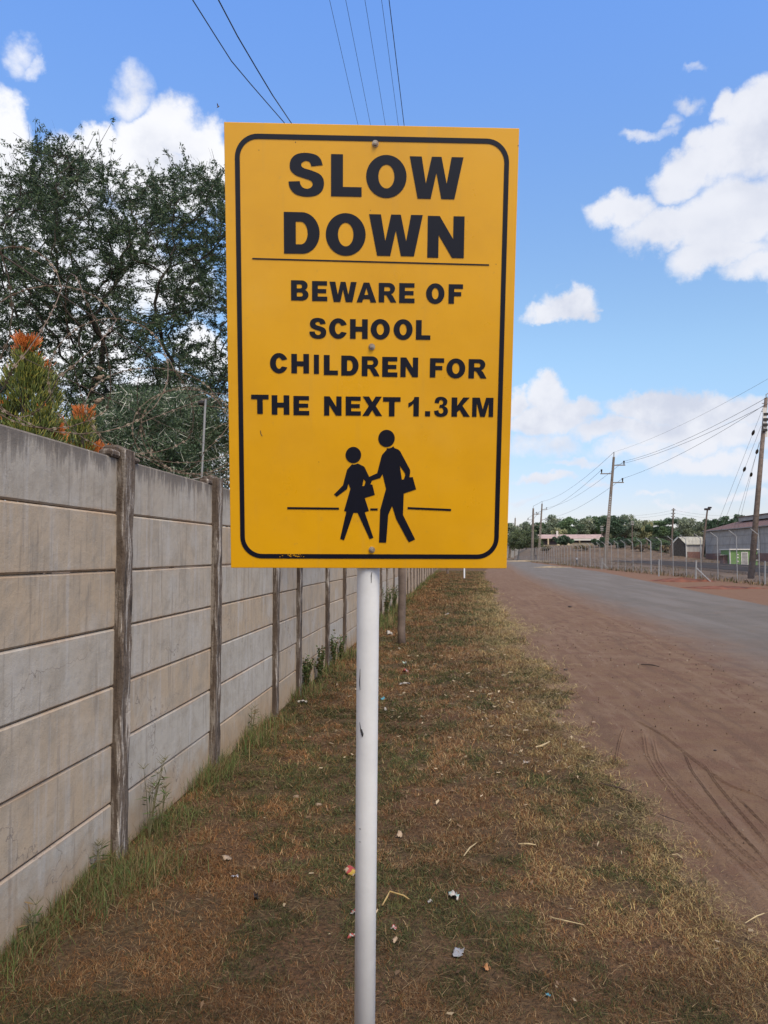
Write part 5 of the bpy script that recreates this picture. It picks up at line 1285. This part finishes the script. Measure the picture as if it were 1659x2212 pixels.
# white van-like box and house glimpsed at the far left
b = W(1099, 1168, 330); t = thing('distant_house', (b.x, b.y, 0), 'distant pale house glimpsed beside the sign edge', 'building'); k = 330/FPX
MB().box((0, 4, 3.2), (9, 7, 6.4)).build('walls', plain('distant_wall', (.3, .29, .28), .8, .1, 1), t); MB().box((0, 4, 6.6), (10, 8, .5)).build('roof', plain('white_roof', (.6, .6, .6), .7), t)
t2 = thing('water_tank', (W(1108, 1165, 320).x, W(1108, 1165, 320).y, 0), 'bright white tank beside the distant house', 'tank')
MB().tube([(0, 0, 5.2), (0, 0, 7.8), (0, 0, 8.2)], [1.0, 1.0, .4], 12).build('tank', M['cream'], t2); MB().box((0, 0, 2.6), (.8, .8, 5.2)).build('stand', M['galvd'], t2)

# ------------------------------------------------------------------ far trees
KIND = {'euc': [(.125, .145, .095), (.095, .12, .078), (.15, .165, .11), (.075, .09, .062)], 'green': [(.065, .105, .05), (.05, .08, .04), (.08, .125, .055)],
        'dark': [(.035, .065, .035), (.028, .05, .03), (.045, .08, .04)], 'pale': [(.17, .175, .09), (.13, .14, .08)], 'olive': [(.055, .075, .032), (.04, .055, .027), (.07, .09, .035)], 'dry': [(.16, .12, .06), (.11, .08, .05), (.09, .08, .04)]}
KIND = {k: [tuple(q*(1.9 if k in ('euc', 'pale') else 1.5)+.012 for q in c) for c in v] for k, v in KIND.items()}  # distance haze put into the leaf colours: brightened and lifted towards grey
def ftree(px, top, wpx, bot, dep, kind, label, seed, crown_bot=None, n=4200, cat='tree', name='tree', leaf=.55):
    r = np.random.default_rng(seed+100); k = dep/FPX; b = W(px, 1198, dep); g = G(b.x, b.y); t = thing(name, (b.x, b.y, g), label, cat)
    zt = (1198-top)*k+1.6-g; zb = (1198-(crown_bot or (top+(bot-top)*.62)))*k+1.6-g; zb = max(zb, .3); Wd = wpx*k*.62; Hh = (zt-zb)/2; zc = (zt+zb)/2
    nb = 26 if kind in ('euc', 'pale') else 20; cs = []
    for i in range(nb):
        a = r.random()*6.283; q = r.random()**.6; zz = r.uniform(-1.0, .8); rr2 = math.sqrt(max(.05, 1-zz*zz))*q
        cs.append((math.cos(a)*rr2*Wd*.8, math.sin(a)*rr2*Wd*.8, zc+zz*Hh*.85, r.uniform(.22, .42)*min(Wd, Hh*1.3)))
    cs.append((0, 0, zt-.25*Hh, .3*min(Wd, Hh)))
    C_ = np.array(cs); ci = r.integers(0, len(C_), n); d = r.normal(0, 1, (n, 3)); d /= np.linalg.norm(d, axis=1)[:, None]
    p = C_[ci, :3]+d*(C_[ci, 3]*(.55+.55*r.random(n)))[:, None]*np.array((1.1, 1.1, .8)); p[:, 2] = np.maximum(p[:, 2], .1)
    u = r.normal(0, 1, (n, 3)); u /= np.linalg.norm(u, axis=1)[:, None]; v = np.cross(u, r.normal(0, 1, (n, 3))); v /= np.linalg.norm(v, axis=1)[:, None]
    s = (leaf*(dep/300)*(.5+.8*r.random(n)))[:, None]/2
    pal = np.array(KIND[kind]); col = pal[(ci*7+3) % len(pal)]*(.75+.5*r.random(n))[:, None]
    npmesh('crown', np.stack([p-u*s-v*s*.6, p+u*s-v*s*.5, p+u*s*.7+v*s*.6, p-u*s*.8+v*s*.5], 1), 4, M['leaf'], t, col=col)
    mb = MB(); mb.tube([(0, 0, -.5), (.1*Wd, 0, zc*.5), (0, 0, zc)], [.03*zt+.05, .022*zt, .008*zt], 7)
    for c in cs[:7]: mb.tube([(0, 0, max(.2, zc*.55)), (c[0]*.5, c[1]*.5, (zc*.55+c[2])/2), c[:3]], [.012*zt, .008*zt, .003*zt], 5)
    mb.build('trunk', M['trunk'], t)
FT = [(1100,1130,46,1195,330,'euc','greyish far tree nearest the sign edge'),(1136,1127,50,1195,335,'euc','greyish rounded far tree, second from the sign'),
 (1170,1128,40,1190,330,'green','green far tree behind the close pair of poles'),(1194,1111,52,1185,325,'euc','tall pale eucalyptus rising right of the close pair of poles'),(1207,1140,34,1180,300,'pale','yellowish small tree above the pink roof'),
 (1231,1116,56,1180,310,'green','rounded green tree above the pink roof, centre'),(1262,1120,46,1180,320,'euc','grey green tree above the right half of the pink roof'),(1286,1115,46,1180,330,'green','green tree left behind the lattice pole'),
 (1305,1113,30,1175,345,'euc','thin tall tree directly left of the lattice pole'),(1326,1113,62,1180,265,'dark','big dark green tree right beside the lattice pole'),(1350,1110,44,1185,330,'euc','tall tree behind the big dark one'),
 (1372,1120,40,1185,320,'euc','pale tree right of the big dark one'),(1395,1124,46,1185,320,'pale','yellow green tree in the middle of the right group'),(1424,1124,46,1185,300,'green','green tree before the telegraph pole'),
 (1444,1118,52,1190,300,'dark','dark tree behind the telegraph pole'),(1480,1117,52,1190,310,'euc','tall pale feathery tree above the shed'),(1512,1127,40,1190,310,'euc','pale tree behind the floodlight pole'),
 (1526,1120,30,1185,330,'euc','thin pale tree right of the floodlight pole'),(1546,1121,40,1180,300,'dark','dark tree left of the warehouse roof'),(1571,1114,42,1175,300,'dark','dark tree above the warehouse eave'),(1594,1110,40,1170,310,'dark','dark tree highest above the warehouse roof'),
 (1618,1120,40,1175,340,'dark','dark tree behind the roof monitor')]
for i, (px, tp, wp_, bt_, dp, kd, lb) in enumerate(FT): ftree(px, tp, wp_, bt_, dp, kd, lb, i)
SH_ = [(1118,1144,52,230,'olive','wide dark olive bush left of the close pole pair',1186),(1152,1142,54,225,'olive','large dark olive bush behind the close pole pair',1186),(1218,1156,54,262,'dark','low dark shrub before the pink roofed building',1183),
 (1300,1160,40,240,'dark','low dark bush left of the lattice pole',1186),(1338,1160,44,235,'dark','dark low bush right of the lattice pole',1188),(1372,1160,40,240,'green','green bush in the field, centre',1184),(1425,1163,56,225,'green','broad green bush left of the telegraph pole',1188),
 (1382,1176,50,220,'dry','dry yellowish shrub patch in the field centre',1190),(1440,1178,36,215,'dry','dry shrub left of the shed',1190),(1258,1178,40,225,'dry','dry shrub below the pink roof',1190),(1180,1180,30,215,'dry','dry shrub right of the close pole pair',1190)]
for i, (px, tp, wp_, dp, kd, lb, cb) in enumerate(SH_): ftree(px, tp, wp_, 1195, dp, kd, lb, 60+i, crown_bot=cb, n=2600, cat='bush', name='bush', leaf=.5)
# a belt of distant woodland low on the horizon
def wood():
    r = np.random.default_rng(77); n = 42000; x = r.uniform(-300, 650, n); y = 420+r.random(n)*60+np.abs(x)*.25; h = 12+9*fbm(x/22+50, x*0+.5, 3); z = r.random(n)**.7*h
    p = np.stack([x, y, z], 1); u = r.normal(0, 1, (n, 3)); u /= np.linalg.norm(u, axis=1)[:, None]; v = np.cross(u, r.normal(0, 1, (n, 3))); v /= np.linalg.norm(v, axis=1)[:, None]; s = (.9+1.3*r.random(n))[:, None]
    pal = np.array([(.075, .10, .055), (.10, .12, .075), (.05, .07, .04)]); col = pal[((fbm(x/9, y/9, 2)*9).astype(int)) % 3]*(.75+.5*r.random(n))[:, None]
    tag(npmesh('distant_woodland', np.stack([p-u*s-v*s, p+u*s-v*s*.7, p+u*s*.8+v*s, p-u*s+v*s*.8], 1), 4, M['leaf'], col=col), 'far belt of woodland along the horizon behind everything', 'woodland', kind='stuff')
wood()
# dry scrub along the fence and in the field
def scrub():
    r = np.random.default_rng(91); n = 30000; y = 40+r.random(n)**1.1*220; x = 15.6+r.random(n)**1.3*52; k = fbm(x*.2, y*.12, 3) > .46; x, y = x[k], y[k]; n = len(x)
    z = np.array([G(a, b) for a, b in zip(x, y)]); h = (.08+.3*r.random(n)**1.5); col = np.array([(.20, .14, .08), (.15, .10, .06), (.11, .10, .05)])[r.integers(0, 3, n)]*(.7+.6*r.random(n))[:, None]
    q, c = blades(x, y, z, h, .035+.05*r.random(n), np.clip(r.normal(.5, .3, n), 0, 1.3), col, 6)
    tag(npmesh('dry_scrub', q, 4, M['grass'], col=c), 'brown dry grass and scrub around the fence and railway', 'scrub', kind='stuff')
scrub()

# ------------------------------------------------------------------ people by the fence
def person(px, py, H_, yaw, shirt, trousers, label, arms):
    p = onz(px, py); dep = (p-CAM).dot(Fv); t = thing('person', (p.x, p.y, 0), label, 'person'); t.rotation_euler = (0, 0, yaw); s = H_/1.75
    skin = plain('skin', (.07, .04, .028), .6); hair = plain('hair', (.01, .009, .008), .9)
    def skinned(name, V, E_, Rr, mt, root=0):
        me = bpy.data.meshes.new(name); me.from_pydata([tuple(Vector(v)*s) for v in V], E_, []); o = link(name, me, mt, t)
        md = o.modifiers.new('skin', 'SKIN'); sk = me.skin_vertices[0].data
        for i, q in enumerate(Rr): sk[i].radius = (q*s, q*s*.85)
        sk[root].use_root = True
        ss_ = o.modifiers.new('sub', 'SUBSURF'); ss_.levels = ss_.render_levels = 1
        dg = bpy.context.evaluated_depsgraph_get(); dg.update(); m2 = bpy.data.meshes.new_from_object(o.evaluated_get(dg)); o.modifiers.clear(); o.data = m2
        m2.materials.clear(); m2.materials.append(mt); m2.shade_smooth(); return o
    V = [(0,0,.95),(0,0,1.15),(0,.01,1.38),(0,.02,1.50),(0,0,1.60),(0,-.01,1.70),(-.10,0,.90),(-.12,.06,.50),(-.13,-.02,.08),(-.13,.12,.03),(.10,0,.90),(.12,-.06,.50),(.13,-.14,.08),(.13,0,.03)]
    E1 = [(0,1),(1,2),(2,3),(3,4),(4,5),(0,6),(6,7),(7,8),(8,9),(0,10),(10,11),(11,12),(12,13)]; R1 = [.13,.12,.12,.055,.095,.07,.085,.06,.045,.035,.085,.06,.045,.035]
    b = len(V); V += arms; E1 += [(2, b),(b, b+1),(b+1, b+2),(2, b+3),(b+3, b+4),(b+4, b+5)]; R1 += [.06,.04,.03]*2
    skinned('body', V, E1, R1, skin)
    Vs = [(0,0,.92),(0,0,1.15),(0,.01,1.40)]+[arms[0], tuple((Vector(arms[0])+Vector(arms[1]))/2), arms[3], tuple((Vector(arms[3])+Vector(arms[4]))/2)]
    skinned('shirt', Vs, [(0,1),(1,2),(2,3),(3,4),(2,5),(5,6)], [.155,.15,.145,.085,.065,.085,.065], shirt)
    skinned('trousers', [(0,0,.97),(-.10,0,.88),(-.12,.06,.50),(-.13,-.02,.12),(.10,0,.88),(.12,-.06,.50),(.13,-.14,.12)], [(0,1),(1,2),(2,3),(0,4),(4,5),(5,6)], [.145,.105,.08,.06,.105,.08,.06], trousers)
    skinned('hair', [(0,-.02,1.66),(0,-.02,1.73)], [(0,1)], [.1,.08], hair)
sh1 = plain('pale_shirt', (.48, .50, .54), .8); sh2 = plain('dark_top', (.02, .018, .022), .8); tr1 = plain('black_trousers', (.015, .014, .016), .8); tr2 = plain('grey_trousers', (.05, .055, .07), .8)
person(1157.5, 1212, 1.85, .2, sh2, tr2, 'person in dark clothes with arms raised sideways walking by the far fence', [(-.2,0,1.4),(-.42,0,1.34),(-.55,-.1,1.42),(.2,0,1.4),(.42,0,1.34),(.6,-.05,1.28)])
person(1246, 1219, 1.28, -.3, sh1, tr1, 'smaller person in a pale shirt and black trousers walking by the fence', [(-.19,0,1.4),(-.28,.02,1.15),(-.2,-.18,1.0),(.19,0,1.4),(.3,.02,1.15),(.22,-.18,1.0)])
